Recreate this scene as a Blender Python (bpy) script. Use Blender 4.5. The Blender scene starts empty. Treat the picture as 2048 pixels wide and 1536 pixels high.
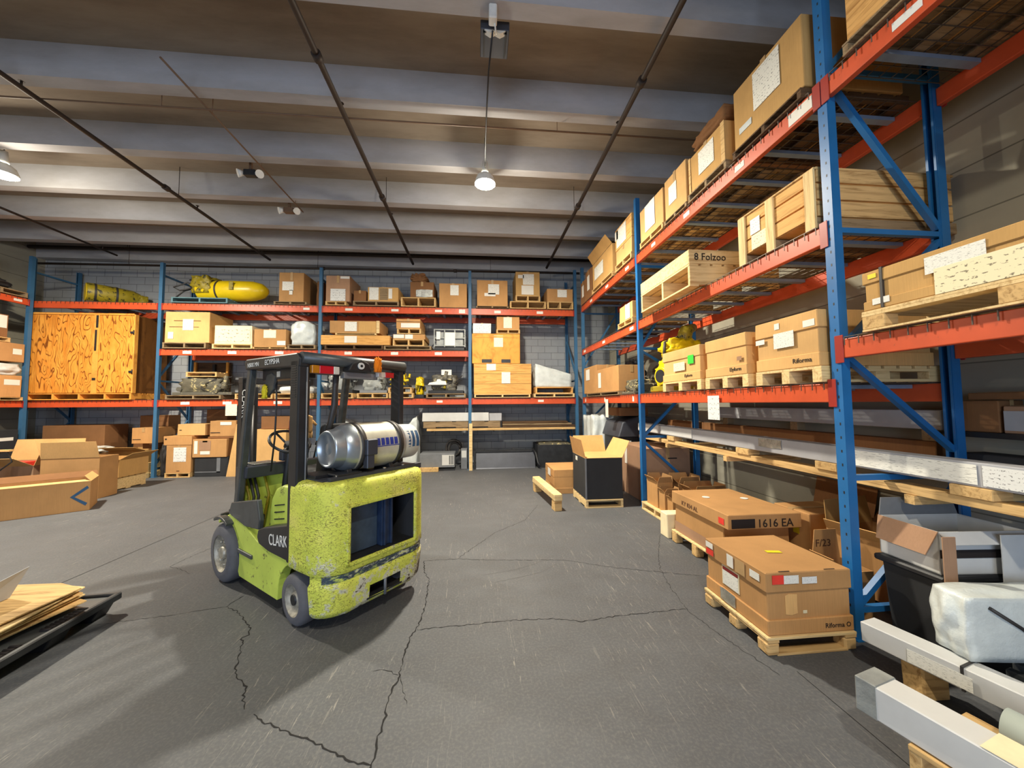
import bpy, math, random
from mathutils import Matrix, Vector
random.seed(7)
S = bpy.context.scene
COL = S.collection
# ---------------------------------------------------------------- camera
cam = bpy.data.cameras.new('camera'); camo = bpy.data.objects.new('camera', cam); COL.objects.link(camo)
cam.sensor_width = 36; cam.lens = 726.19 / 2048 * 36; cam.clip_start = .05; cam.clip_end = 100
yaw, pit, rol = .0951874, .0532778, -.0072304
cy, sy, cp, sp, cr, sr = math.cos(yaw), math.sin(yaw), math.cos(pit), math.sin(pit), math.cos(rol), math.sin(rol)
rt = Vector((cy, -sy, 0)); fw = Vector((sy*cp, cy*cp, sp)); up = Vector((-sy*sp, -cy*sp, cp))
R_ = rt*cr + up*sr; U_ = up*cr - rt*sr
camo.matrix_world = Matrix(((R_.x, U_.x, -fw.x, 0), (R_.y, U_.y, -fw.y, 0), (R_.z, U_.z, -fw.z, 1.70), (0, 0, 0, 1)))
S.camera = camo
# ---------------------------------------------------------------- light and exposure
S.view_settings.view_transform = 'Standard'; S.view_settings.look = 'None'
S.view_settings.exposure = 0.0; S.view_settings.gamma = 1; S.view_settings.use_curve_mapping = False
wd = bpy.data.worlds.new('world'); S.world = wd; wd.use_nodes = True
wd.node_tree.nodes['Background'].inputs[0].default_value = (.55, .68, 1, 1)
wd.node_tree.nodes['Background'].inputs[1].default_value = 1.0
def area(name, loc, target, size, size_y, power, color, shape='RECTANGLE', spread=180):
    l = bpy.data.lights.new(name, 'AREA'); l.shape = shape; l.size = size; l.size_y = size_y
    l.energy = power; l.color = color; l.spread = math.radians(spread)
    o = bpy.data.objects.new(name, l); COL.objects.link(o); o.location = loc
    o.rotation_euler = (Vector(target) - Vector(loc)).to_track_quat('-Z', 'Y').to_euler()
    return o
WARM = (1.0, .90, .72)
area('daylight_through_dock_door', (-2.2, -6.35, 2.1), (-1.2, 6, 3.3), 5.6, 3.8, 350, (.66, .80, 1.0))
LAMPS = [(0.13, 5.68, 5.30, 560), (-7.3, 6.15, 5.36, 660), (0.35, -1.1, 5.36, 200), (-7.3, -1.1, 5.36, 150)]
for x, y, z, p in LAMPS:
    area('high_bay_light', (x, y, z - .13), (x, y, 0), .26, .26, p*.88, WARM, 'DISK', 178)
    pl = bpy.data.lights.new('bulb_light', 'POINT'); pl.energy = p*.16; pl.color = WARM; pl.shadow_soft_size = .1
    po = bpy.data.objects.new('bulb_light', pl); COL.objects.link(po); po.location = (x, y, z - .24)
# ---------------------------------------------------------------- materials
def lin(c): return tuple((v/12.92 if v <= .04045 else ((v+.055)/1.055)**2.4) for v in [k/255 for k in c]) + (1,)
class N:
    def __init__(s, name, rough=.7, metal=0, spec=.5):
        s.m = bpy.data.materials.new(name); s.m.use_nodes = True; s.t = s.m.node_tree
        s.b = s.t.nodes['Principled BSDF']; s.b.inputs['Roughness'].default_value = rough
        s.b.inputs['Metallic'].default_value = metal; s.b.inputs['Specular IOR Level'].default_value = spec
        s.tc = s.t.nodes.new('ShaderNodeTexCoord')
    def n(s, ty, **k):
        o = s.t.nodes.new('ShaderNode' + ty)
        for a, v in k.items():
            if a.startswith('_'): setattr(o, a[1:], v)
            else: o.inputs[a.replace('__', ' ')].default_value = v
        return o
    def l(s, a, b): s.t.links.new(a, b)
    def map(s, scale=(1, 1, 1), rot=(0, 0, 0), coord='Object'):
        m = s.n('Mapping'); m.inputs['Scale'].default_value = scale; m.inputs['Rotation'].default_value = rot
        s.l(s.tc.outputs[coord], m.inputs[0]); return m.outputs[0]
    def noise(s, vec, scale, detail=4, rough=.6, dist=0):
        o = s.n('TexNoise', Scale=scale, Detail=detail, Roughness=rough, Distortion=dist); s.l(vec, o.inputs['Vector']); return o.outputs['Fac']
    def ramp(s, fac, stops, const=False):
        r = s.n('ValToRGB'); e = r.color_ramp
        if const: e.interpolation = 'CONSTANT'
        while len(e.elements) < len(stops): e.elements.new(.5)
        for i, (p, c) in enumerate(stops):
            e.elements[i].position = p; e.elements[i].color = c if len(c) == 4 else tuple(c) + (1,)
        s.l(fac, r.inputs[0]); return r.outputs[0]
    def mix(s, fac, a, b, mode='MIX'):
        o = s.n('Mix', _data_type='RGBA', _blend_type=mode)
        for v, k in ((fac, 0), (a, 6), (b, 7)):
            if hasattr(v, 'links') or hasattr(v, 'is_linked'): s.l(v, o.inputs[k])
            else: o.inputs[k].default_value = v
        return o.outputs[2]
    def bump(s, h, st=.3, d=.01):
        o = s.n('Bump', Strength=st, Distance=d); s.l(h, o.inputs['Height']); s.l(o.outputs[0], s.b.inputs['Normal'])
    def col(s, c):
        if isinstance(c, tuple): s.b.inputs['Base Color'].default_value = c
        else: s.l(c, s.b.inputs['Base Color'])
        return s
def W(v): return (v, v, v, 1)
def plain(name, c, rough=.6, metal=0, var=.12, scale=6, bump=0):
    a = N(name, rough, metal); c = lin(c); f = a.noise(a.map(), scale)
    lo = tuple(v*(1-var) for v in c[:3]) + (1,); hi = tuple(min(1, v*(1+var)) for v in c[:3]) + (1,)
    a.col(a.ramp(f, [(.3, lo), (.7, hi)]))
    if bump: a.bump(a.noise(a.map(), scale*6), bump)
    return a.m
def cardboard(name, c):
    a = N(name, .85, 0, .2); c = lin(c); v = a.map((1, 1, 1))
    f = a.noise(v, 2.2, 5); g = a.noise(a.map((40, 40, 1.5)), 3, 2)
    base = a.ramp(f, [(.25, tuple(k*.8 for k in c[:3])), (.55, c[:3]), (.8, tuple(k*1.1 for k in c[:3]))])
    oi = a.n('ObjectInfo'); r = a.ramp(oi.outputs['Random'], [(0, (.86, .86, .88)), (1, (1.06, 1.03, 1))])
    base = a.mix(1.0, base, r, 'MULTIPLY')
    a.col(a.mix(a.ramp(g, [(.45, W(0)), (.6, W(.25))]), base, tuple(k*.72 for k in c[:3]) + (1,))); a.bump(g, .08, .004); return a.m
def wood(name, c, dark, grain=(1, 14, 14), rough=.75, knots=True):
    a = N(name, rough, 0, .25); c = lin(c); dk = lin(dark); v = a.map(grain)
    f = a.noise(v, 2.5, 6, .65, .6); g = a.noise(a.map(), 1.3, 3)
    base = a.ramp(f, [(.3, dk[:3]), (.5, c[:3]), (.75, tuple(min(1, k*1.15) for k in c[:3]))])
    a.col(a.mix(a.ramp(g, [(.4, W(0)), (.75, W(.4))]), base, tuple(k*.62 for k in c[:3]) + (1,))); a.bump(f, .15, .004); return a.m
M = {}
M['card'] = cardboard('cardboard', (196, 150, 98)); M['card_light'] = cardboard('light cardboard', (222, 178, 118))
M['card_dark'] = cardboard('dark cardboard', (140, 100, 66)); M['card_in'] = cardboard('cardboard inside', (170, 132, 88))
M['card_pink'] = cardboard('greyish cardboard', (176, 140, 112))
M['card_yellow'] = cardboard('yellowish cardboard', (205, 164, 104))
M['wood'] = wood('pine wood', (214, 178, 122), (150, 112, 66)); M['wood_y'] = wood('pine wood lengthwise', (214, 178, 122), (150, 112, 66), (14, 1, 14))
M['wood_z'] = wood('pine wood upright', (208, 172, 118), (145, 108, 62), (14, 14, 1))
M['wood_old'] = wood('weathered wood', (150, 128, 98), (88, 70, 50)); M['wood_dark'] = wood('dark wood', (96, 72, 50), (52, 38, 26))
M['wood_pale'] = wood('pale pine wood', (232, 204, 150), (188, 150, 98))
M['wood_pale_z'] = wood('pale pine upright', (232, 204, 150), (188, 150, 98), (14, 14, 1)); M['crate_wood_y'] = wood('crate boards lengthwise', (226, 176, 108), (172, 120, 62), (12, 1, 12))
M['crate_wood'] = wood('crate boards', (226, 172, 100), (168, 112, 54))
def plywood():
    a = N('orange plywood', .6, 0, .3); v = a.map((2.4, 2.4, .62))
    d = a.noise(v, 1.5, 2.2, .5, .25)
    m = a.n('Math', _operation='MULTIPLY'); m.inputs[1].default_value = 15; a.l(d, m.inputs[0])
    fr = a.n('Math', _operation='FRACT'); a.l(m.outputs[0], fr.inputs[0])
    gate = a.noise(a.map((1, 1, .5)), 7, 3)
    line = a.ramp(fr.outputs[0], [(0, W(0)), (.38, W(0)), (.45, W(1)), (.56, W(1)), (.64, W(0))])
    k = a.mix(1.0, line, a.ramp(gate, [(.30, W(0)), (.42, W(1))]), 'MULTIPLY')
    base = a.ramp(a.noise(a.map((3, 3, 1)), 3, 5), [(.3, lin((214, 132, 44))), (.7, lin((240, 168, 72)))])
    a.col(a.mix(k, base, lin((132, 72, 22)))); a.bump(k, .1, .003); return a.m
M['plywood'] = plywood()
M['plywood_plain'] = wood('honey plywood', (232, 164, 74), (196, 120, 46), (2, 2, 1.2), .6)
M['plywood_side'] = wood('brown plywood side', (120, 78, 34), (80, 50, 22), (3, 3, 1), .7)
def paint(name, c, wear=(60, 50, 46), amt=.62, rough=.42, sc=14, bump=.03):
    a = N(name, rough, 0, .45); c = lin(c); f = a.noise(a.map(), 3, 4); w = a.noise(a.map((1, 1, 1)), sc, 8, .75)
    base = a.ramp(f, [(.3, tuple(k*.84 for k in c[:3])), (.7, tuple(min(1, k*1.1) for k in c[:3]))])
    a.col(a.mix(a.ramp(w, [(amt, W(0)), (amt+.03, W(1))]), base, lin(wear))); a.bump(w, bump, .003); return a.m
M['orange'] = paint('orange rack paint', (206, 84, 46), (120, 62, 44), .66)
M['red'] = paint('red connector paint', (158, 44, 34), (80, 40, 36), .66)
M['blue'] = paint('blue rack paint', (34, 106, 168), (20, 50, 84), .7, .4)
M['blue_dull'] = paint('dull blue rack paint', (58, 104, 142), (36, 60, 84), .68, .5)
M['steel_bar'] = plain('blue grey galvanised bar', (132, 152, 178), .45, .2)
M['wire'] = plain('galvanised wire', (96, 88, 80), .5, .5)
M['lime'] = paint('lime forklift paint', (196, 216, 92), (96, 92, 56), .59, .45, 9)
def bandmat():
    a = N('scuffed band', .6); f = a.noise(a.map((1, 1, 3)), 9, 7, .7)
    a.col(a.ramp(f, [(.36, lin((200, 214, 92))), (.45, lin((60, 78, 92))), (.54, lin((40, 48, 58))), (.60, lin((190, 196, 180))), (.68, lin((210, 216, 110)))])); return a.m
M['band'] = bandmat(); M['navy'] = plain('dark navy duct', (34, 52, 82), .5, .2, .3, 14); M['slate'] = plain('blue grey radiator', (66, 84, 104), .5, .2, .25, 9)
def cwmat():
    a = N('scraped lime counterweight paint', .6, 0, .4)
    f = a.noise(a.map(), 3.5, 5); v = a.n('TexVoronoi', Scale=26, _feature='DISTANCE_TO_EDGE'); mp = a.map((1, 1, 2.4)); nz = a.n('TexNoise', Scale=7, Detail=5)
    a.l(mp, nz.inputs['Vector']); md = a.n('VectorMath', _operation='ADD'); a.l(mp, md.inputs[0]); sc = a.n('VectorMath', _operation='SCALE'); sc.inputs['Scale'].default_value = .25
    a.l(nz.outputs['Color'], sc.inputs[0]); a.l(sc.outputs[0], md.inputs[1]); a.l(md.outputs[0], v.inputs['Vector'])
    crack = a.ramp(v.outputs['Distance'], [(0, W(1)), (.07, W(0))])
    base = a.ramp(f, [(.3, lin((194, 208, 80))), (.55, lin((222, 228, 96))), (.75, lin((232, 222, 124)))])
    patch = a.noise(a.map(), 4.2, 9, .72)
    sep = a.n('SeparateXYZ'); a.l(a.tc.outputs['Object'], sep.inputs[0])
    zr = a.n('MapRange'); a.l(sep.outputs['Z'], zr.inputs[0]); zr.inputs[1].default_value = .08; zr.inputs[2].default_value = .62; zr.inputs[3].default_value = .15; zr.inputs[4].default_value = .03
    ad = a.n('Math', _operation='ADD'); a.l(patch, ad.inputs[0]); a.l(zr.outputs[0], ad.inputs[1])
    c1 = a.mix(a.ramp(ad.outputs[0], [(.625, W(0)), (.66, W(1))]), base, lin((208, 208, 186)))
    c2 = a.mix(a.ramp(ad.outputs[0], [(.70, W(0)), (.72, W(1))]), c1, lin((70, 52, 40)))
    g = a.noise(a.map(), 2.6, 4); gm = a.ramp(g, [(.38, W(.1)), (.55, W(1))])
    ck = a.mix(1.0, crack, gm, 'MULTIPLY')
    sp_ = a.noise(a.map(), 60, 3, .7)
    c3 = a.mix(ck, c2, lin((92, 84, 44))); c4 = a.mix(a.ramp(sp_, [(.61, W(0)), (.66, W(.8))]), c3, lin((88, 78, 40)))
    a.col(c4); a.bump(patch, .5, .01); return a.m
M['cw'] = cwmat()
M['black'] = plain('black painted steel', (40, 42, 46), .42, .1, .25, 5)
M['blacktop'] = plain('worn black steel', (78, 82, 84), .4, .3, .2, 9)
M['rubber'] = plain('grey rubber tyre', (92, 93, 100), .85, 0, .12, 10, .1)
M['hub'] = plain('scuffed wheel hub', (176, 172, 160), .5, .5, .35, 24)
M['white'] = plain('white plastic', (224, 226, 222), .5); M['whitebox'] = plain('white board carton', (204, 206, 206), .55, 0, .08, 3)
M['greybox'] = plain('grey board carton', (168, 170, 176), .6, 0, .1, 3)
M['cream'] = plain('cream carton', (236, 222, 184), .7)
M['wrap'] = plain('white stretch wrap', (206, 214, 214), .25, 0, .1, 7, .35)
M['wrapgrey'] = plain('grey stretch wrap', (150, 154, 152), .3, 0, .3, 5, .4)
M['yellow'] = paint('yellow machine paint', (226, 196, 20), (96, 92, 22), .66, .35, 6)
M['yellow_dark'] = paint('grimy yellow paint', (150, 134, 30), (50, 50, 26), .55, .5, 8)
M['engine'] = paint('greasy metal', (92, 90, 82), (176, 166, 130), .58, .5, 9, .2)
M['dark'] = plain('dark metal', (44, 46, 50), .5, .3, .3); M['grey'] = plain('grey metal', (128, 132, 138), .5, .3)
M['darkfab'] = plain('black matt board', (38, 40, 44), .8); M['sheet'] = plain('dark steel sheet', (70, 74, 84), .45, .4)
M['alu'] = plain('aluminium tank', (176, 186, 196), .32, .75, .12, 3); M['strap'] = plain('dark strap', (50, 48, 48), .5)
M['tankpaint'] = plain('off white tank paint', (206, 204, 186), .4, .2, .2, 4)
M['redlens'] = plain('red lens', (196, 14, 38), .2); M['amber'] = plain('amber lens', (186, 120, 20), .25); M['clear'] = plain('clear lens', (214, 210, 200), .2)
M['orange_cloth'] = plain('orange rag', (240, 132, 14), .9); M['ink'] = plain('black ink', (32, 26, 26), .8, 0, .05)
M['inkbrown'] = plain('brown ink', (92, 60, 40), .85, 0, .05); M['blueink'] = plain('blue ink', (44, 84, 122), .7, 0, .05)
M['decalblue'] = plain('blue decal', (40, 62, 160), .4); M['white_ink'] = plain('white lettering', (226, 228, 226), .6, 0, .05)
M['redsticker'] = plain('red sticker', (226, 60, 48), .6); M['green'] = plain('green sticker', (52, 206, 60), .6); M['yelsticker'] = plain('yellow sticker', (228, 214, 40), .6)
M['darkred'] = plain('dark red print', (120, 30, 30), .6); M['teal'] = plain('painted blue grey pallet', (92, 128, 138), .8)
M['tube'] = plain('grey plastic tube', (172, 184, 180), .4, 0, .04, 2); M['tape'] = plain('packing tape', (184, 150, 104), .35)
M['pipe'] = plain('dark iron pipe', (58, 50, 46), .6, .3); M['conduit'] = plain('brown conduit', (110, 86, 66), .6)
M['silver'] = plain('foil', (176, 178, 172), .25, .6, .3, 20, .4); M['clutter'] = paint('mottled grime', (92, 88, 74), (190, 176, 126), .56, .7, 7, .3)
def paper(name, c=(232, 232, 224), rows=13, ink=(70, 70, 76)):
    a = N(name, .6, 0, .3); mp = a.map((7, rows, 1), coord='UV'); f = a.noise(mp, 2.2, 3, .6)
    s2 = a.n('SeparateXYZ'); a.l(a.map((1, rows, 1), coord='UV'), s2.inputs[0]); fr = a.n('Math', _operation='FRACT'); a.l(s2.outputs[1], fr.inputs[0])
    row = a.ramp(fr.outputs[0], [(0, W(1)), (.5, W(0))], True); k = a.mix(1.0, a.ramp(f, [(.56, W(0)), (.6, W(.75))]), row, 'MULTIPLY')
    a.col(a.mix(k, lin(c), lin(ink))); return a.m
M['paper'] = paper('printed paper'); M['paper_big'] = paper('boldly printed paper', (226, 228, 226), 5)
M['paper_cream'] = paper('cream printed paper', (238, 232, 206), 7, (120, 116, 110)); M['blank'] = plain('blank label', (228, 226, 218), .6, 0, .04)
M['drawing'] = paper('printed drawings', (240, 228, 190), 4, (60, 50, 40))
def floor_mat():
    a = N('worn grey concrete', .62, 0, .35)
    big = a.noise(a.map((1, 1, 1)), .45, 5, .6); mid = a.noise(a.map((1, 1.6, 1), (0, 0, .5)), 3.5, 6, .6); fine = a.noise(a.map(), 60, 3, .6)
    base = a.ramp(big, [(.3, lin((74, 77, 83))), (.6, lin((90, 93, 98))), (.8, lin((106, 108, 109)))])
    c = a.mix(a.ramp(mid, [(.42, W(0)), (.7, W(.5))]), base, lin((78, 79, 82)))
    c = a.mix(a.ramp(fine, [(.45, W(0)), (.75, W(.3))]), c, lin((132, 130, 126)))
    s1 = a.noise(a.map((26, 1.6, 1), (0, 0, .25)), 2.0, 6, .72, 1.2); s2 = a.noise(a.map((24, 2, 1), (0, 0, -.35)), 2.3, 6, .72, 1.4)
    pm = a.ramp(a.noise(a.map(), 1.1, 2), [(.42, W(0)), (.6, W(1))])
    k1 = a.mix(1.0, a.ramp(s1, [(.60, W(0)), (.66, W(.5))]), pm, 'MULTIPLY'); k2 = a.mix(1.0, a.ramp(s2, [(.61, W(0)), (.67, W(.45))]), pm, 'MULTIPLY')
    c = a.mix(k1, c, lin((178, 174, 164))); c = a.mix(k2, c, lin((172, 168, 160)))
    a.col(c); a.bump(mid, .12, .01); return a.m
M['floor'] = floor_mat(); M['crack'] = plain('crack', (26, 26, 28), .95, 0, .05); M['skid'] = plain('tyre mark', (88, 88, 90), .8, 0, .1)
def block(name, rot, c1, c2):
    a = N(name, .8, 0, .25); v = a.map((1, 1, 1), rot)
    b = a.n('TexBrick', Scale=1.0, Mortar__Size=.006); b.offset = .5; b.inputs['Brick Width'].default_value = .4; b.inputs['Row Height'].default_value = .2
    a.l(v, b.inputs['Vector']); b.inputs['Color1'].default_value = lin(c1); b.inputs['Color2'].default_value = lin(c2); b.inputs['Mortar'].default_value = lin(tuple(k*.66 for k in c1))
    f = a.noise(a.map(), 1.2, 5); c = a.mix(a.ramp(f, [(.4, W(0)), (.75, W(.45))]), b.outputs['Color'], lin(tuple(k*.8 for k in c2)))
    a.col(c); a.bump(b.outputs['Fac'], -.35, .01); return a.m
M['block_y'] = block('painted grey block wall', (math.pi/2, 0, 0), (168, 172, 176), (158, 163, 170))
M['block_x'] = block('grey block side wall', (math.pi/2, 0, math.pi/2), (168, 164, 148), (152, 150, 138))
def ceil_mat(name, c, d):
    a = N(name, .85, 0, .2); f = a.noise(a.map((.35, 1.5, 1)), 1.6, 6, .65)
    a.col(a.ramp(f, [(.3, lin(d)), (.65, lin(c))])); return a.m
M['ceil'] = ceil_mat('stained concrete slab', (150, 139, 126), (122, 110, 98)); M['joist'] = ceil_mat('painted concrete joist', (182, 182, 186), (156, 154, 154))
def emit(name, c, s):
    m = bpy.data.materials.new(name); m.use_nodes = True; b = m.node_tree.nodes['Principled BSDF']
    b.inputs['Base Color'].default_value = c; b.inputs['Emission Color'].default_value = c; b.inputs['Emission Strength'].default_value = s; return m
M['bulb'] = emit('glowing lamp', (1, .93, .70, 1), 60)
# ---------------------------------------------------------------- mesh helpers
PI = math.pi
class MB:
    def __init__(s): s.v = []; s.f = []; s.sm = []; s.uv = {}
    def quad(s, pts, smooth=False):
        k = len(s.v); s.v += [tuple(p) for p in pts]; s.f.append(tuple(range(k, k+len(pts)))); s.sm.append(smooth); return s
    def box(s, x0, x1, y0, y1, z0, z1, mat=None, jit=0):
        k = len(s.v); P = [(x, y, z) for z in (z0, z1) for y in (y0, y1) for x in (x0, x1)]
        if jit: P = [(p[0]+random.uniform(-jit, jit), p[1]+random.uniform(-jit, jit), p[2]-(random.uniform(0, jit) if p[2] == z1 else 0)) for p in P]
        if mat is not None: P = [tuple(mat @ Vector(p)) for p in P]
        s.v += P
        for f in ((0, 2, 3, 1), (4, 5, 7, 6), (0, 1, 5, 4), (1, 3, 7, 5), (3, 2, 6, 7), (2, 0, 4, 6)): s.f.append(tuple(k+i for i in f)); s.sm.append(False)
        return s
    def bar(s, a, b, w, h, up=(0, 0, 1)):
        a, b = Vector(a), Vector(b); d = (b-a).normalized(); u = Vector(up)
        if abs(d.dot(u)) > .98: u = Vector((0, 1, 0))
        r = d.cross(u).normalized(); u = r.cross(d)
        k = len(s.v)
        for p in (a, b):
            for i, j in ((-1, -1), (1, -1), (1, 1), (-1, 1)): s.v.append(tuple(p + r*(i*w/2) + u*(j*h/2)))
        for f in ((3, 2, 1, 0), (4, 5, 6, 7), (0, 1, 5, 4), (1, 2, 6, 5), (2, 3, 7, 6), (3, 0, 4, 7)): s.f.append(tuple(k+i for i in f)); s.sm.append(False)
        return s
    def tube(s, pts, r, n=12, cap=True):
        pts = [Vector(p) for p in pts]; rs = r if isinstance(r, (list, tuple)) else [r]*len(pts); k = len(s.v); pr = None
        for i, p in enumerate(pts):
            d = (pts[min(i+1, len(pts)-1)] - pts[max(i-1, 0)]).normalized()
            if pr is None: u = Vector((0, 0, 1)) if abs(d.z) < .9 else Vector((1, 0, 0)); a = d.cross(u).normalized()
            else: a = (pr - d*pr.dot(d)).normalized()
            pr = a; b = d.cross(a)
            for j in range(n): t = 2*PI*j/n; s.v.append(tuple(p + a*(math.cos(t)*rs[i]) + b*(math.sin(t)*rs[i])))
        for i in range(len(pts)-1):
            for j in range(n): s.f.append((k+i*n+j, k+(i+1)*n+j, k+(i+1)*n+(j+1) % n, k+i*n+(j+1) % n)); s.sm.append(True)
        if cap:
            s.f.append(tuple(k+j for j in range(n))); s.sm.append(False)
            s.f.append(tuple(k+(len(pts)-1)*n+j for j in reversed(range(n)))); s.sm.append(False)
        return s
    def prism(s, prof, axis, a0, a1, mat=None):
        """prof: 2-D outline; axis 'y': outline in (x,z); 'x': (y,z); 'z': (x,y)"""
        k = len(s.v); n = len(prof)
        for t in (a0, a1):
            for p, q in prof:
                c = {'y': (p, t, q), 'x': (t, p, q), 'z': (p, q, t)}[axis]
                s.v.append(tuple(mat @ Vector(c)) if mat is not None else c)
        s.f.append(tuple(k+i for i in range(n))); s.sm.append(False); s.f.append(tuple(k+n+i for i in reversed(range(n)))); s.sm.append(False)
        for i in range(n): s.f.append((k+i, k+n+i, k+n+(i+1) % n, k+(i+1) % n)); s.sm.append(False)
        return s
    def build(s, name, mat, parent=None, bevel=0, fix=True, kind=None, seg=1):
        me = bpy.data.meshes.new(name); me.from_pydata(s.v, [], s.f); me.materials.append(M[mat] if isinstance(mat, str) else mat)
        for p, sm in zip(me.polygons, s.sm): p.use_smooth = sm
        if fix:
            import bmesh
            bm = bmesh.new(); bm.from_mesh(me); bmesh.ops.recalc_face_normals(bm, faces=bm.faces); bm.to_mesh(me); bm.free()
        o = bpy.data.objects.new(name, me); COL.objects.link(o)
        if parent: o.parent = parent
        if bevel:
            b = o.modifiers.new('bevel', 'BEVEL'); b.width = bevel; b.segments = seg; b.limit_method = 'ANGLE'
        if kind: o['kind'] = kind
        return o
def thing(name, label, cat, loc=(0, 0, 0), rz=0, group=None):
    o = bpy.data.objects.new(name, None); COL.objects.link(o); o.location = loc; o.rotation_euler = (0, 0, math.radians(rz)); o.empty_display_size = .1
    o['label'] = label; o['category'] = cat
    if group: o['group'] = group
    return o
def tag(o, label, cat, group=None):
    o['label'] = label; o['category'] = cat
    if group: o['group'] = group
    return o
FACE = {'F': ((1, 0, 0), (0, 0, 1), (0, -1, 0)), 'L': ((0, -1, 0), (0, 0, 1), (-1, 0, 0)), 'R': ((0, 1, 0), (0, 0, 1), (1, 0, 0)), 'T': ((1, 0, 0), (0, 1, 0), (0, 0, 1))}
def fmat(face, o):
    u, v, n = FACE[face]; return Matrix(((u[0], v[0], n[0], o[0]), (u[1], v[1], n[1], o[1]), (u[2], v[2], n[2], o[2]), (0, 0, 0, 1)))
def patch(name, parent, face, org, w, h, mat, th=.002, rot=0, jag=0):
    """thin sheet of w x h whose lower left corner is at org on a face"""
    m = fmat(face, org) @ Matrix.Rotation(rot, 4, 'Z'); P = [(0, 0), (w, 0), (w, h), (0, h)]
    if jag: P = [(0, 0), (w*.5, -h*.06*jag), (w, h*.03*jag), (w*.98, h*.5), (w, h), (w*.3, h*1.03), (0, h*.95)]
    b = MB().prism(P, 'z', .0005, th, m); o = b.build(name, mat, parent)
    ul = o.data.uv_layers.new(name='UVMap'); inv = m.inverted()
    for L in o.data.loops:
        q = inv @ o.data.vertices[L.vertex_index].co; ul.data[L.index].uv = (q.x/w, q.y/h)
    return o
def text(s, parent, face, org, size, mat, name='printed_text', rot=0, ext=.0008, sx=1, align='LEFT'):
    c = bpy.data.curves.new(name, 'FONT'); c.body = s; c.size = size; c.extrude = ext; c.resolution_u = 2; c.align_x = align
    t = bpy.data.objects.new(name, c); COL.objects.link(t)
    me = bpy.data.meshes.new_from_object(t); COL.objects.unlink(t); bpy.data.objects.remove(t)
    me.transform(fmat(face, org) @ Matrix.Rotation(rot, 4, 'Z') @ Matrix.Diagonal((sx, 1, 1, 1)) @ Matrix.Translation((0, 0, ext+.0004)))
    me.materials.clear(); me.materials.append(M[mat]); o = bpy.data.objects.new(name, me); COL.objects.link(o); o.parent = parent; return o
# marks on a box: (face, u0, v0, u1, v1, material) in fractions of the face
def marks(par, w, d, h, ms):
    for k in ms:
        f, u0, v0, u1, v1, mt = k[:6]; e = .001
        fw_, fh = {'F': (w, h), 'L': (d, h), 'R': (d, h), 'T': (w, d)}[f]
        org = {'F': (-w/2+u0*w, -d/2-e, v0*h), 'L': (-w/2-e, d/2-u0*d, v0*h), 'R': (w/2+e, -d/2+u0*d, v0*h), 'T': (-w/2+u0*w, -d/2+v0*d, h+e)}[f]
        nm = k[6] if len(k) > 6 else ('sticker' if 'sticker' in mt or mt in ('green', 'yelsticker') else 'paper_label')
        if nm == 'text': text(mt, par, f, org, (v1-v0)*fh*1.3, k[7], sx=((u1-u0)*fw_)/max(.01, (v1-v0)*fh*1.3*len(mt)*.5)); continue
        patch(nm, par, f, org, (u1-u0)*fw_, (v1-v0)*fh, mt, .002 if nm != 'print' else .0014, jag=(1 if mt == 'silver' else 0))
def carton(label, x0, x1, y0, y1, z0, z1, mat='card', ms=(), rz=0, kind='closed', name='carton', cat='carton', group=None, tape=True, inset=.012, bulge=.004):
    w, d, h = x1-x0, y1-y0, z1-z0
    t = thing(name, label, cat, ((x0+x1)/2, (y0+y1)/2, z0), rz, group)
    if kind == 'closed':
        MB().box(-w/2, w/2, -d/2, d/2, 0, h-.003, None, bulge).build('box_body', mat, t, .006)
        if tape:
            b = MB(); g = min(.03, w*.08)
            if d > w: b.box(-g, g, -d/2-.001, d/2+.001, h-.003, h-.0005).box(-g, g, -d/2-bulge-.0015, -d/2-bulge, h*.72, h)
            else: b.box(-w/2-.001, w/2+.001, -g, g, h-.003, h-.0005).box(-w/2-bulge-.0015, -w/2-bulge, -g, g, h*.72, h)
            b.build('tape', 'tape', t)
        off = bulge
    elif kind == 'lid':
        e = inset; MB().box(-w/2+e, w/2-e, -d/2+e, d/2-e, 0, h-.01).build('box_body', mat, t, .005)
        MB().box(-w/2, w/2, -d/2, d/2, h*.68, h, None, .003).build('lid', mat, t, .006); MB().box(-w/2, w/2, -d/2, d/2, 0, h*.24).build('tray', mat, t, .005)
        off = .002
    elif kind == 'open':
        th = .007; b = MB(); b.box(-w/2, w/2, -d/2, -d/2+th, 0, h); b.box(-w/2, w/2, d/2-th, d/2, 0, h); b.box(-w/2, -w/2+th, -d/2+th, d/2-th, 0, h); b.box(w/2-th, w/2, -d/2+th, d/2-th, 0, h); b.box(-w/2+th, w/2-th, -d/2+th, d/2-th, 0, th)
        b.build('box_body', mat, t); off = 0
    marks(t, w+2*off, d+2*off, h, ms); return t
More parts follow.
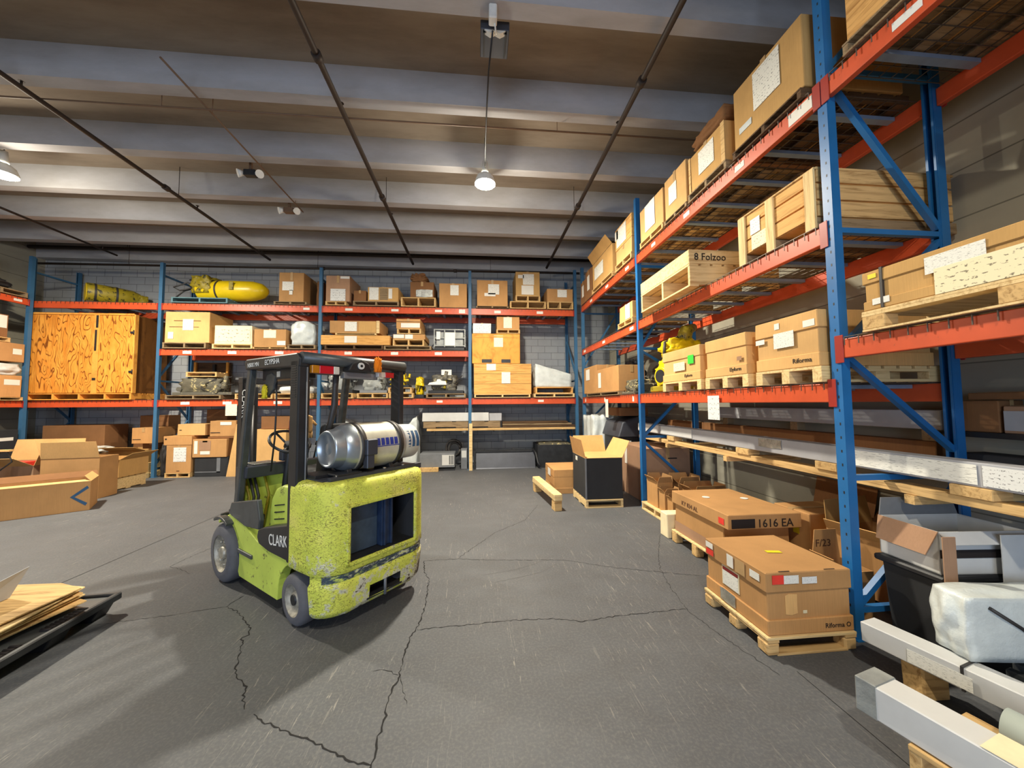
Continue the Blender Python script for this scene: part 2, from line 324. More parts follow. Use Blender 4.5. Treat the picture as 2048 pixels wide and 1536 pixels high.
def flap(parent, side, w, d, h, length, ang, mat='card_in', th=.006, taper=.03):
    """flap hinged at the top edge; ang = degrees from vertical, outward positive"""
    a = math.radians(ang); L = length
    dz, do = math.cos(a)*L, math.sin(a)*L
    if side in 'FB':
        s = -1 if side == 'F' else 1; y = s*d/2
        P = [(-w/2, y, h), (w/2, y, h), (w/2-taper, y+s*do, h+dz), (-w/2+taper, y+s*do, h+dz)]
    else:
        s = -1 if side == 'L' else 1; x = s*w/2
        P = [(x, -d/2, h), (x, d/2, h), (x+s*do, d/2-taper, h+dz), (x+s*do, -d/2+taper, h+dz)]
    P = [Vector(p) for p in P]; n = (P[1]-P[0]).cross(P[3]-P[0]).normalized()*th
    b = MB(); k = [tuple(p) for p in P] + [tuple(p+n) for p in P]; b.v = k
    for f in ((0, 1, 2, 3), (7, 6, 5, 4), (0, 4, 5, 1), (1, 5, 6, 2), (2, 6, 7, 3), (3, 7, 4, 0)): b.f.append(f); b.sm.append(False)
    return b.build('flap', mat, parent)
def pallet(label, x0, x1, y0, y1, z0, z1, run='y', mat='wood', nb=None, block=False, group=None, ns=3, name='wooden_pallet', rz=0):
    """run: direction of the stringers, whose ends face the other way"""
    w, d, h = x1-x0, y1-y0, z1-z0; t = thing(name, label, 'pallet', ((x0+x1)/2, (y0+y1)/2, z0), rz, group)
    bt = min(.022, h*.18); A = w if run == 'y' else d; B = d if run == 'y' else w      # A across the stringers, B along them
    def bx(b, a0, a1, b0, b1, c0, c1):
        if run == 'y': b.box(a0, a1, b0, b1, c0, c1)
        else: b.box(b0, b1, a0, a1, c0, c1)
    nb = nb or max(3, int(B/.13)); bw = B/nb*.8
    wy = mat if run == 'y' else (mat+'_y' if mat+'_y' in M else mat); wx = mat if run == 'x' else (mat+'_y' if mat+'_y' in M else mat)
    b = MB()
    for i in range(nb): c = -B/2 + bw/2 + (B-bw)*i/(nb-1); bx(b, -A/2, A/2, c-bw/2, c+bw/2, h-bt, h)
    b.build('top_deck', wy, t, .002)
    sw = min(.08 if block else .04, A*.12)
    for i in range(ns):
        c = -A/2 + sw/2 + (A-sw)*i/(ns-1); b = MB()
        if block:
            bl = min(.12, B*.18)
            for j in range(3): e = -B/2 + bl/2 + (B-bl)*j/2; bx(b, c-sw/2, c+sw/2, e-bl/2, e+bl/2, bt, h-2*bt)
            bx(b, c-sw/2, c+sw/2, -B/2, B/2, h-2*bt, h-bt); b.build('block_row', wx, t, .002)
        else: bx(b, c-sw/2, c+sw/2, -B/2+.004, B/2-.004, bt, h-bt); b.build('stringer', wx, t, .002)
    for i in range(ns if block else 3):
        b = MB()
        if block: c = -A/2 + sw/2 + (A-sw)*i/(ns-1); bx(b, c-sw/2, c+sw/2, -B/2, B/2, 0, bt)
        else: c = -B/2 + bw/2 + (B-bw)*i/2; bx(b, -A/2, A/2, c-bw/2, c+bw/2, 0, bt)
        b.build('bottom_board', wx, t, .002)
    return t
def hsh(a, b, c): v = math.sin(a*12.9898+b*78.233+c*37.719)*43758.5453; return v-math.floor(v)
def sn(x, y, z, s):
    from mathutils import noise
    return noise.noise(Vector((x*s, y*s, z*s)))
def blob(x0, x1, y0, y1, z0, z1, sq=.6, amp=.04, sc=3, seed=0, top=None, n=10, flat=True):
    """lumpy rounded block as MB; top(u,v) scales the height"""
    b = MB(); cx, cy_, cz = (x0+x1)/2, (y0+y1)/2, (z0+z1)/2; hx, hy, hz = (x1-x0)/2, (y1-y0)/2, (z1-z0)/2; idx = {}
    def P(i, j, k):
        key = (i, j, k)
        if key in idx: return idx[key]
        p = Vector((i/n*2-1, j/n*2-1, k/n*2-1)); q = p.normalized()*max(abs(p.x), abs(p.y), abs(p.z)) if p.length else p
        r = p*sq + q*(1-sq); m = 1 + amp*sn(r.x+seed, r.y+seed*.7, r.z, sc)*2
        r = r*m; z = r.z
        if flat and k == 0: z = -1
        X, Y, Z = cx+r.x*hx, cy_+r.y*hy, cz+z*hz
        if top: Z = z0 + (Z-z0)*top((r.x+1)/2, (r.y+1)/2)
        idx[key] = len(b.v); b.v.append((X, Y, max(z0, Z))); return idx[key]
    for i in range(n):
        for j in range(n):
            for k in (0, n):
                for q in ([(i, j, k), (i+1, j, k), (i+1, j+1, k), (i, j+1, k)], [(i, k, j), (i+1, k, j), (i+1, k, j+1), (i, k, j+1)], [(k, i, j), (k, i+1, j), (k, i+1, j+1), (k, i, j+1)]):
                    b.f.append(tuple(P(*c) for c in q)); b.sm.append(True)
    return b
def wrapped(label, x0, x1, y0, y1, z0, z1, mat='wrap', name='wrapped_load', cat='wrapped load', sq=.7, amp=.05, sc=2.4, seed=1, top=None, rz=0):
    t = thing(name, label, cat, ((x0+x1)/2, (y0+y1)/2, z0), rz); w, d, h = x1-x0, y1-y0, z1-z0
    blob(-w/2, w/2, -d/2, d/2, 0, h, sq, amp, sc, seed, top, 14).build('wrapping', mat, t); return t
def machine(label, x0, x1, y0, y1, z0, z1, mats=('engine', 'dark', 'yellow'), seed=1, name='machine_part', cat='machine', rz=0, n=7):
    """a heap of castings, cylinders and hoses that belong to one machine"""
    r = random.Random(seed); t = thing(name, label, cat, ((x0+x1)/2, (y0+y1)/2, z0), rz); w, d, h = x1-x0, y1-y0, z1-z0
    MB().box(-w*.48, w*.48, -d*.45, d*.45, 0, h*.14).build('base_frame', mats[1], t, .008)
    blob(-w*.42, w*.3, -d*.38, d*.38, h*.1, h*.86, .6, .09, 3.2, seed, None, 10).build('housing', mats[0], t)
    for i in range(n):
        a = Vector((r.uniform(-.42, .42)*w, r.uniform(-.46, .1)*d, r.uniform(.14, .7)*h)); L = r.uniform(.12, .3)*w; rad = r.uniform(.06, .15)*h
        a.z = max(a.z, rad+.01); dr = Vector(r.choice([(1, 0, .15), (.1, -1, 0), (.2, 0, 1)])).normalized(); e = a+dr*L
        e.x = max(-w/2, min(w/2, e.x)); e.y = max(-d/2, min(d/2, e.y)); e.z = max(rad, min(h, e.z))
        MB().tube([a, a.lerp(e, .3), a.lerp(e, .35), e], [rad, rad, rad*.75, rad*.75], 12).build(r.choice(['cylinder', 'motor', 'pump']), mats[i % len(mats)], t, .003)
    for i in range(3):
        p = [Vector((r.uniform(-.45, .45)*w, r.uniform(-.5, 0)*d, r.uniform(.1, .9)*h)) for _ in range(4)]
        q = [p[0].lerp(p[1], k/4).lerp(p[2].lerp(p[3], k/4), k/4) for k in range(5)]; MB().tube(q, .012, 8).build('hose', 'strap', t)
    return t
# ================================================================ the hall
def struct(b, name, mat, parent=None, bevel=0):
    o = b.build(name, mat, parent, bevel)
    if not parent: o['kind'] = 'structure'
    return o
XL, XR, YB, YF, ZC = -11.45, 3.98, 10.62, -6.5, 6.0
fl = struct(MB().box(XL-.2, XR+.2, YF-3, YB+.2, -.2, 0), 'floor', 'floor')
CR = {
'a': [(-0.58, 4.11), (-0.53, 3.83), (-0.47, 3.67), (-0.44, 3.23), (-0.45, 3.05), (-0.46, 2.92), (-0.49, 2.8), (-0.5, 2.67), (-0.5, 2.55), (-0.49, 2.43), (-0.51, 2.32), (-0.51, 2.21), (-0.5, 2.11), (-0.51, 1.99), (-0.5, 1.87), (-0.5, 1.5)],
'b': [(-1.23, 2.22), (-1.19, 2.19), (-1.03, 2.1), (-0.85, 2.03), (-0.72, 1.95), (-0.61, 1.89), (-0.5, 1.87)],
'c': [(-2.08, 3.55), (-2.12, 3.38), (-2.0, 3.31), (-1.84, 3.16), (-1.73, 3.05), (-1.69, 2.96), (-1.72, 2.93), (-1.64, 2.79), (-1.6, 2.69), (-1.54, 2.56), (-1.46, 2.49), (-1.41, 2.45), (-1.35, 2.33), (-1.30, 2.26)],
'd': [(-2.12, 3.38), (-2.29, 3.34), (-2.52, 3.29), (-2.8, 3.25)],
'e': [(-0.46, 2.89), (-0.1, 2.91), (0.21, 2.93), (0.57, 2.92), (0.81, 2.86), (1.04, 2.89), (1.39, 2.92), (1.71, 2.93)],
'f': [(-0.58, 4.11), (-0.22, 4.12), (0.13, 4.05), (0.67, 3.99), (0.94, 3.96), (1.32, 3.76), (1.73, 3.61), (2.16, 3.46)],
'g': [(-0.22, 4.12), (-0.09, 4.35), (0.23, 4.89), (0.69, 5.35), (1.0, 6.1)],
'h': [(2.33, 4.56), (2.0, 3.97), (1.85, 3.62), (1.78, 3.37), (1.73, 3.07), (1.71, 2.88), (1.76, 2.59), (1.82, 2.37), (1.87, 2.18)],
'j': [(-0.49, 2.43), (-0.59, 2.49), (-0.67, 2.49)], 'k': [(-0.49, 2.43), (-0.44, 2.29), (-0.4, 2.2)],
'l': [(-3.25, 4.27), (-3.05, 4.17), (-2.9, 4.06)], 'm': [(-3.25, 4.27), (-3.2, 4.63), (-3.0, 5.4)], 'n': [(-2.8, 3.25), (-3.3, 3.12), (-3.9, 3.0)]}
WD = {'a': .017, 'b': .015, 'c': .015, 'e': .011, 'f': .009, 'g': .009}
def strip(pts, w, jag, mat, name, z=.0015, step=.022):
    q = [Vector((*pts[0], 0))]
    for a, b in zip(pts, pts[1:]):
        a, b = Vector((*a, 0)), Vector((*b, 0)); n = max(1, int((b-a).length/step)); d = (b-a).normalized(); s = Vector((-d.y, d.x, 0))
        for i in range(1, n+1): q.append(a.lerp(b, i/n) + s*random.uniform(-jag, jag))
    m = MB()
    for i, p in enumerate(q):
        d = (q[min(i+1, len(q)-1)] - q[max(0, i-1)]).normalized(); s = Vector((-d.y, d.x, 0)); k = w*random.uniform(.15, .75)*(.35 if i in (0, len(q)-1) else 1) if jag else w
        m.v += [tuple(p+s*k/2+Vector((0, 0, z))), tuple(p-s*k/2+Vector((0, 0, z)))]
        if i: m.f.append((2*i-2, 2*i-1, 2*i+1, 2*i)); m.sm.append(False)
    return m.build(name, mat, fl, fix=False)
for k, p in CR.items(): strip(p, WD.get(k, .007), .009, 'crack', 'crack')
strip([(-4.0, -6), (-4.0, 10.4)], .008, 0, 'crack', 'joint_line'); strip([(2.0, -6), (2.0, 2.2)], .004, 0, 'crack', 'joint_line')
for p in ([(0.05, 3.71), (0.35, 3.78), (0.6, 3.9), (0.86, 4.1), (0.98, 4.26), (1.06, 4.45), (1.2, 4.87)], [(0.16, 3.55), (0.62, 3.7), (0.82, 3.87), (0.97, 4.09), (1.12, 4.32), (1.23, 4.59)],
          [(-0.23, 6.92), (0.02, 6.6), (0.21, 6.2), (0.31, 5.8), (0.35, 5.39), (0.29, 4.88)], [(0.57, 6.01), (0.74, 5.46), (0.83, 4.91)]):
    strip(p, .012, .004, 'skid', 'tyre_mark', .001)
struct(MB().box(XL-.2, XR+.2, YB, YB+.2, 0, ZC-.002), 'wall_back', 'block_y')
struct(MB().box(XR, XR+.2, YF, YB-.001, 0, ZC-.002), 'wall_right', 'block_x')
struct(MB().box(XL-.2, XL, YF, YB-.001, 0, ZC-.002), 'wall_left', 'block_x')
wf = MB().box(XL, -5.2, YF-.2, YF-.001, 0, ZC-.002).box(.8, XR, YF-.2, YF-.001, 0, ZC-.002).box(-5.2, .8, YF-.2, YF-.001, 4.2, ZC-.002)
struct(wf, 'wall_front', 'block_y')
d1 = thing('door_1', '', ''); del d1['label'], d1['category']; d1['kind'] = 'structure'
MB().box(-5.3, -5.2, YF, YF+.04, 0, 4.2).box(.8, .9, YF, YF+.04, 0, 4.2).box(-5.3, .9, YF, YF+.04, 4.2, 4.3).build('door_frame', 'grey', d1)
# pilaster behind the yellow tanks, ledge pipe at the head of the back wall
ce = struct(MB().box(XL-.2, XR+.2, YF-.2, YB+.2, ZC, ZC+.25), 'ceiling', 'ceil')
YS = [3.31, 4.59, 5.84, 7.02, 8.13, 9.27]
YS += [10.4] + [3.31-1.24*i for i in range(1, 8)]
for y in YS:
    if y > 10: y = 10.41
    MB().prism([(y-.03, ZC+.02), (y, 5.6), (y+.17, 5.6), (y+.2, ZC+.02)], 'x', XL+.002, XR-.002).build('ceiling_joist', 'joist', ce)
# sprinkler pipes
def pipe_run(name, label, pts, r, mat='pipe', fit=(), heads=(), cat='pipe', group=None, hy=0):
    t = thing(name, label, cat, pts[0], 0, group); o = Vector(pts[0]); P = [Vector(p)-o for p in pts]
    MB().tube(P, r, 12).build('pipe', mat, t); d = (P[1]-P[0]).normalized()
    for q in fit: c = Vector(q)-o; MB().tube([c-d*.045, c+d*.045], r*1.55, 12).build('coupling', mat, t)
    for q in heads:
        c = Vector(q)-o; MB().tube([c, c+Vector((0, 0, .07))], .011, 8).tube([c+Vector((0, 0, .07)), c+Vector((0, 0, .074))], .028, 10).build('sprinkler_head', mat, t)
    for yy in range(3):
        c = P[0].lerp(P[-1], (yy+.45)/3); c.y += hy; MB().tube([c, Vector((c.x, c.y, ZC-.002-o.z))], .005, 6).build('hanger_rod', mat, t)
    return t
for x, lb, r in ((-8.93, 'thin dark sprinkler pipe nearest the left wall, running toward the back', .022), (-5.33, 'dark sprinkler pipe over the left half of the floor, left of the forklift', .03), (-1.71, 'dark sprinkler pipe passing above the forklift between the two lit lamps', .033), (1.92, 'dark sprinkler pipe nearest the right-hand rack, right of the lit lamp', .033)):
    pipe_run('sprinkler_pipe', lb, [(x, -6, 5.45), (x, 9.75, 5.45)], r, fit=[(x, y, 5.45) for y in (3.9, 6.6)], heads=[(x, y, 5.45) for y in (4.6, 7.3, 9.4)], group='ceiling sprinkler pipes')
pipe_run('sprinkler_pipe', 'thin pipe crossing the whole ceiling from left to right', [(XL+.05, 4.84, 5.5), (XR-.05, 4.80, 5.5)], .012, 'conduit', cat='pipe')
pipe_run('sprinkler_pipe', 'dark pipe running just above the posts of the rear rack', [(-10.9, 9.95, 5.27), (2.9, 9.95, 5.39)], .028, fit=[(-4.1, 9.95, 5.33), (-.6, 9.95, 5.36)])
pipe_run('supply_pipe', 'thick dark pipe along the head of the back wall', [(XL+.05, 10.2, 5.79), (XR-.05, 10.2, 5.88)], .045)
pipe_run('conduit', 'brown conduit carrying the two twin emergency lights', [(-3.47, 4.15, 5.535), (-3.45, 7.4, 5.535)], .012, 'conduit', cat='conduit', hy=.3)
for (x, y), lb in zip(((-3.70, 6.15), (-3.66, 7.3)), ('twin-headed emergency light on the ceiling, nearer one with dark centre', 'twin-headed emergency light on the ceiling, farther one with tan box')):
    t = thing('emergency_light', lb, 'light', (x, y, 5.5), 0, 'twin-headed emergency lights')
    MB().box(-.09, .09, -.05, .05, -.05, .05).build('battery_box', 'conduit' if y > 7 else 'dark', t, .008); MB().box(-.02, .02, -.02, .02, .05, .498).build('stem', 'conduit', t)
    for s in (-1, 1): MB().tube([(s*.1, 0, 0), (s*.17, -.05, -.03)], [.035, .065], 14).build('lamp_head', 'white', t)
# lamps
def lamp(x, y, z, label, lit=True):
    t = thing('high_bay_lamp', label, 'lamp', (x, y, z), 0, 'ceiling high bay lamps')
    MB().tube([(0, 0, 5.998-z), (0, 0, .3)], .008, 8).build('hanging_cord', 'dark', t)
    MB().tube([(0, 0, .3), (0, 0, .12), (0, 0, .1)], [.04, .06, .06], 20).build('ballast_housing', 'white', t)
    MB().tube([(0, 0, .1), (0, 0, .05), (0, 0, -.04), (0, 0, -.075)], [.07, .13, .165, .165], 28, False).build('reflector', 'white', t)
    b = MB().tube([(0, 0, .03), (0, 0, -.02), (0, 0, -.07), (0, 0, -.105), (0, 0, -.12)], [.06, .135, .15, .11, .04], 28).build('bulb', 'bulb' if lit else 'clear', t)
lamp(.13, 5.68, 5.30, 'lit round lamp glowing at the centre of the ceiling')
lamp(-7.3, 6.15, 5.36, 'lit round lamp at the left edge of the view')
lamp(.35, -1.1, 5.36, 'lit round lamp behind the viewer, above the open floor', True)
lamp(-7.3, -1.1, 5.36, 'lit round lamp behind the viewer, near the left wall', True)
t = thing('unlit_ceiling_fixture', 'unlit square dark ceiling lamp at the top of the view, with white glass', 'lamp', (.19, 3.71, 5.56))
MB().box(-.15, .15, -.16, .16, -.0, .1).build('housing', 'sheet', t, .006)
MB().prism([(-.11, .0), (-.05, -.035), (0, -.01), (.05, -.035), (.11, 0)], 'y', -.155, -.10).build('glass', 'white', t)
MB().box(-.12, -.105, -.14, .14, -.012, 0).box(.105, .12, -.14, .14, -.012, 0).box(-.12, .12, -.14, -.128, -.012, 0).build('rim', 'black', t); MB().box(-.01, .01, -.01, .01, .1, .438).build('stem', 'dark', t)
t = thing('junction_box', 'small white junction box on the joist above the unlit lamp', 'electrical box', (.16, 3.39, 5.55))
MB().box(-.04, .04, -.06, .04, -.1, .048).build('box', 'white', t, .01); MB().tube([(.02, 0, -.1), (.03, .05, -.14), (.04, .1, -.1)], .008, 8).build('lead', 'white', t)
t = thing('lamp_cable', 'dark cable sagging from the junction box to the lit central lamp', 'cable', (.16, 3.445, 5.43))
MB().tube([(0, 0, 0), (-.03, .35, -.1), (-.04, .9, -.13), (-.04, 1.6, -.10), (-.035, 1.95, -.03), (-.03, 2.15, .03)], .009, 8).build('cord', 'dark', t)
# ================================================================ pallet racks
def rack(name, label, T, posts, depth, bays, wrap=(), near=()):
    """T maps (u along the row, v into the rack, z) to world; posts: (u0,u1,ztop,colour)"""
    o = Vector(T(posts[0][0], 0, 0)); t = thing(name, label, 'rack', o)
    def bx(b, u0, u1, v0, v1, z0, z1):
        p, q = Vector(T(u0, v0, z0))-o, Vector(T(u1, v1, z1))-o
        b.box(min(p.x, q.x), max(p.x, q.x), min(p.y, q.y), max(p.y, q.y), min(p.z, q.z), max(p.z, q.z)); return b
    def pt(u, v, z): return Vector(T(u, v, z))-o
    for i, (u0, u1, zt, mt, br) in enumerate(posts):
        b = MB(); e = .006; pw = .075
        for v0, v1, fr in ((0, pw, 1), (depth-pw, depth, 0)):
            # open C-section: web at the face, two flanges, returned lips
            if fr: bx(b, u0, u1, v0, v0+.004, 0, zt)
            else: bx(b, u0, u1, v1-.004, v1, 0, zt)
            bx(b, u0, u0+.004, v0+.0045, v1-.0045, 0, zt); bx(b, u1-.004, u1, v0+.0045, v1-.0045, 0, zt)
            if fr: bx(b, u0+.0045, u0+.02, v1-.004, v1, 0, zt); bx(b, u1-.02, u1-.0045, v1-.004, v1, 0, zt)
            else: bx(b, u0+.0045, u0+.02, v0, v0+.004, 0, zt); bx(b, u1-.02, u1-.0045, v0, v0+.004, 0, zt)
            bx(b, u0-.02, u1+.02, v0-.01, v1+.01, 0, .008)
        p = b.build('upright_frame', mt, t)
        if i in near:
            h = MB(); z = .12
            while z < zt-.1:
                bx(h, u0+.026, u0+.036, -.0006, .0, z, z+.02); z += .1
            hs = h.build('slots', 'dark', p); hs['kind'] = 'stuff'
        uc = (u0+u1)/2
        for (va, za, vb, zb) in br:
            MB().bar(pt(uc, va, za), pt(uc, vb, zb), .04, .04).build('brace', mt, p)
    for (u0, u1, levels) in bays:
        for lv in levels:
            zb, zt, deck, mt = lv[:4]
            for v0, v1, fr in ((-.004, .046, 1), (depth-.046, depth+.004, 0)):
                b = MB(); bx(b, u0+.001, u1-.001, v0, v1, zb, zt-.0)
                be = b.build('beam', mt, t, .006, seg=2)
                vv0, vv1 = (-.0105, -.0045) if fr else (depth+.0045, depth+.0105)
                for sgn, uu in ((1, u0), (-1, u1)):
                    wr = wrap and fr and any(abs(uu-w_) < .1 for w_ in wrap); c = MB(); e0, e1 = sorted((uu-sgn*(.034 if wr else 0), uu+sgn*.03)); bx(c, e0, e1, vv0, vv1, zb-.035 if wr else zb-.01, zt+(.03 if wr else .0))
                    c.build('beam_connector', 'red', be, .002)
                if fr:
                    for (f, w, hh, mm) in (lv[4] if len(lv) > 4 else ()):
                        c = u0+(u1-u0)*f; g = MB(); bx(g, c-w/2, c+w/2, -.0075, -.0045, (zb+zt)/2-hh/2, (zb+zt)/2+hh/2); g.build('location_label', mm, be)
            if deck:
                b = MB(); nu = int((u1-u0)/.1); z0 = zt+.0015
                for k in range(11): v = -.02+(depth+.04)*k/10; bx(b, u0+.05, u1-.05, v-.0025, v+.0025, z0+.0055, z0+.0105)
                for k in range(nu+1):
                    u = u0+.05+(u1-u0-.1)*k/nu; bx(b, u-.0025, u+.0025, -.02, depth+.02, z0, z0+.005); bx(b, u-.0025, u+.0025, -.022, -.017, zt-.05, z0+.005); 
                wdk = b.build('wire_deck', deck, t)
                b = MB(); ns = max(2, round((u1-u0)/.45))
                for k in range(ns): u = u0+(u1-u0)*(k+.5)/ns; bx(b, u-.03, u+.03, .05, depth-.05, zt-.035, zt-.003)
                b.build('deck_support', 'steel_bar', wdk)
    return t
LB = 'blank'
def labs(*f, w=.15, h=.055, m=LB): return [(k, w, h, m) for k in f]
XF = 2.676
Tr = lambda u, v, z: (XF+v, u, z)
br0 = [(.06, .197, .96, .197), (.06, 1.135, .96, 1.135), (.06, 3.0, .96, 3.0), (.06, 4.28, .96, 4.28), (.06, .22, .94, 1.05), (.94, 1.32, .06, 2.05), (.06, 2.1, .94, 2.95), (.94, 3.05, .06, 4.2), (.06, 4.3, .94, 5.3)]
br1 = [(.06, .2, .96, .2), (.06, 1.135, .96, 1.135), (.06, 2.6, .96, 2.6), (.94, .25, .06, 1.05), (.06, 1.15, .94, 2.0), (.94, 2.05, .06, 2.55), (.06, 2.65, .94, 4.0), (.06, 4.0, .96, 4.0)]
Z3, Z2, Z1, ZN = 4.18, 3.065, 1.845, 2.165      # tops of the wire decks
rack('pallet_rack', 'tall blue and orange pallet rack along the right wall, closest to the viewer', Tr,
     [(-.98, -.905, 5.6, 'blue', br0), (2.428, 2.503, 5.9, 'blue', br0), (5.762, 5.837, 5.17, 'blue', br1), (9.02, 9.095, 5.2, 'blue_dull', br1)], 1.0,
     [(-.905, 2.428, [(4.03, 4.17, 'wire', 'orange', [(.84, .16, .055, 'paper_big')]), (2.015, 2.155, 'wire', 'orange')]),
      (2.503, 5.762, [(4.03, 4.17, 'wire', 'orange', [(.045, .22, .1, LB), (.26, .13, .06, LB), (.55, .13, .055, LB), (.82, .12, .05, LB)]), (2.915, 3.055, 'wire', 'orange'), (1.69, 1.835, 'wire', 'orange')]),
      (5.837, 9.02, [(4.03, 4.17, 'wire', 'orange', labs(.1, .42, .75)), (2.915, 3.055, 'wire', 'orange', labs(.06, .5, .93)), (1.69, 1.835, 'wire', 'orange', labs(.06, .5, .93, w=.06, h=.09))])],
     near=(1,), wrap=(2.428, 2.503))
YR = 9.462
Tb = lambda u, v, z: (u, YR+v, z)
bb = [(.06, .2, 1.0, .2), (.06, 2.3, 1.0, 2.3), (.06, .3, 1.0, 1.3), (1.0, 1.35, .06, 2.25), (.06, 2.4, 1.0, 3.5), (.06, 4.9, 1.0, 4.9)]
L3 = (4.03, 4.19)
rack('pallet_rack', 'blue and orange pallet rack along the back wall, facing the viewer', Tb,
     [(-10.52, -10.445, 5.23, 'blue_dull', bb), (-7.70, -7.625, 5.2, 'blue_dull', bb), (-3.98, -3.905, 5.18, 'blue_dull', bb), (-.23, -.155, 5.2, 'blue_dull', bb), (2.60, 2.675, 5.3, 'blue_dull', bb)], 1.06,
     [(-10.445, -7.70, [L3+('wire', 'orange'), (1.68, 1.84, 'wire', 'orange')]),
      (-7.625, -3.98, [L3+('wire', 'orange', labs(.92, .2)[:1]), (2.92, 3.07, 'wire', 'orange', labs(.17, .45, .75, w=.2, h=.075)), (1.68, 1.84, 'wire', 'orange', labs(.17, .43, .75, w=.2, h=.07))]),
      (-3.905, -.23, [L3+('wire', 'orange', labs(.18, .49, .79, w=.18, h=.06)+[(.955, .16, .1, LB)]), (2.92, 3.07, 'wire', 'orange', labs(.18, .49, .79, w=.18, h=.075)), (1.68, 1.84, 'wire', 'orange', labs(.5, .8))]),
      (-.155, 2.60, [L3+('wire', 'orange', labs(.25, .66, w=.17, h=.07)), (1.68, 1.84, 'wire', 'orange', labs(.66))])])
Tl = lambda u, v, z: (-10.28-v, u, z)
rack('pallet_rack', 'blue and orange pallet rack along the left wall, its end at the left edge', Tl,
     [(6.1, 6.175, 5.2, 'blue_dull', []), (9.28, 9.355, 5.2, 'blue_dull', [])], 1.0,
     [(6.175, 9.28, [(4.03, 4.17, 'wire', 'orange', labs(.93)), (1.69, 1.83, 'wire', 'orange')])])
B3, B2, B1 = 4.203, 3.083, 1.853               # tops of the rear rack's decks
R3, R2, R1, RN = 4.183, 3.068, 1.848, 2.168
# ================================================================ forklift (x forward, y left)
FK = thing('forklift', 'worn lime green and black forklift truck with a gas bottle on its back', 'forklift', (-1.0902, 3.4032, 0), 140.5)
def fp(b, name, mat, parent=None, bevel=.006, seg=2): return b.build(name, mat, parent or FK, bevel, seg=seg)
# counterweight shell with window and slot
def plan(ins, front=.04):
    P = []; H = .525-ins; Xb = -.42+ins
    P.append((front, H)); P.append((-.06, H)); P.append((-.15, H-.004))
    r = .23
    for i in range(1, 7): a = PI/2*i/7; P.append((-.19-math.sin(a)*(r-.0)*(abs(Xb)-.19)/r, (H-r)+math.cos(a)*r))
    for y in (.30, .12, 0, -.18, -.31): P.append((Xb-.012*(1-(y/.3)**2)+.012 if abs(y) < .3 else Xb, y))
    for i in range(6, 0, -1): a = PI/2*i/7; P.append((-.19-math.sin(a)*(abs(Xb)-.19), -(H-r)-math.cos(a)*r))
    P += [(-.15, -H+.004), (-.06, -H), (front, -H)]
    return P
ZR = [(.105, .10), (.125, .05), (.16, .022), (.175, .018), (.27, .008), (.345, 0), (.37, 0), (.388, .016), (.44, .016), (.46, -.002), (.515, 0), (.915, 0), (1.03, .0), (1.075, .006), (1.1, .024), (1.112, .06)]
b = MB(); rows = []
for z, ins in ZR:
    pl = plan(ins); rows.append(len(b.v)); b.v += [(x, y, z) for x, y in pl]
npl = len(pl); iy = {y: i for i, y in enumerate([None]*9)} ; base = 9   # index of y=.30
for r in range(len(ZR)-1):
    z = ZR[r][0]
    for c in range(npl-1):
        if z in (.515,) and base <= c < base+4: continue
        if z == .175 and base+1 <= c < base+3: continue
        if z < .40 and (c < 3 or c >= npl-4): continue
        b.f.append((rows[r]+c, rows[r]+c+1, rows[r+1]+c+1, rows[r+1]+c)); b.sm.append(True)
k = rows[-1]; b.f.append(tuple(k+i for i in range(npl))); b.sm.append(False)
k = rows[0]; b.f.append(tuple(k+i for i in range(3, npl-3))); b.sm.append(False)
cw = b.build('counterweight', 'cw', FK)
b = MB()   # dark recess behind the opening, with wheel-arch liners

fp(MB().prism([(-.41, .302), (-.09, .302), (-.09, -.312), (-.41, -.312), (-.41, -.31), (-.1, -.31), (-.1, .3), (-.41, .3)], 'z', .505, .925), 'recess_lining', 'darkfab', cw, 0)
fp(MB().box(-.41, -.1, -.31, .30, .50, .515), 'recess_shelf', 'dark', cw, 0); fp(MB().box(-.41, -.1, -.31, .30, .915, .92), 'recess_roof', 'dark', cw, 0)
fp(MB().box(-.30, -.12, -.02, .22, .518, .912), 'radiator', 'slate', cw); fp(MB().box(-.36, -.28, -.13, -.02, .518, .912).box(-.375, -.36, -.12, -.10, .518, .912).box(-.375, -.36, -.055, -.035, .518, .912), 'radiator_duct', 'navy', cw, .004)
fp(MB().box(-.40, -.25, -.20, .14, .16, .175).box(-.27, -.25, -.20, .14, .17, .28), 'hitch_pocket', 'dark', cw, 0); fp(MB().tube([(-.40, -.03, .14), (-.40, -.03, .33)], .012, 10), 'hitch_pin', 'grey', cw, 0)
fr = MB()
for y0, y1, z0, z1 in ((.30, .33, .485, .945), (-.34, -.31, .485, .945), (-.34, .33, .915, .945), (-.34, .33, .485, .515)): fr.box(-.432, -.41, y0, y1, z0, z1)
fp(fr, 'window_rim', 'cw', cw, .008)
bn = MB(); q0, q1 = plan(.008), plan(.008)
for i in range(5, len(q0)-2):
    bn.v += [(q0[i][0], q0[i][1], .389), (q1[i][0], q1[i][1], .439)]
    if i > 5: j = len(bn.v); bn.f.append((j-4, j-3, j-1, j-2)); bn.sm.append(True)
bn.build('scuffed_band', 'band', cw)
fp(MB().prism([(-.385, .34), (-.30, .43), (-.305, .435), (-.39, .345)], 'z', .2, .31), 'white_patch', 'blank', cw, 0)
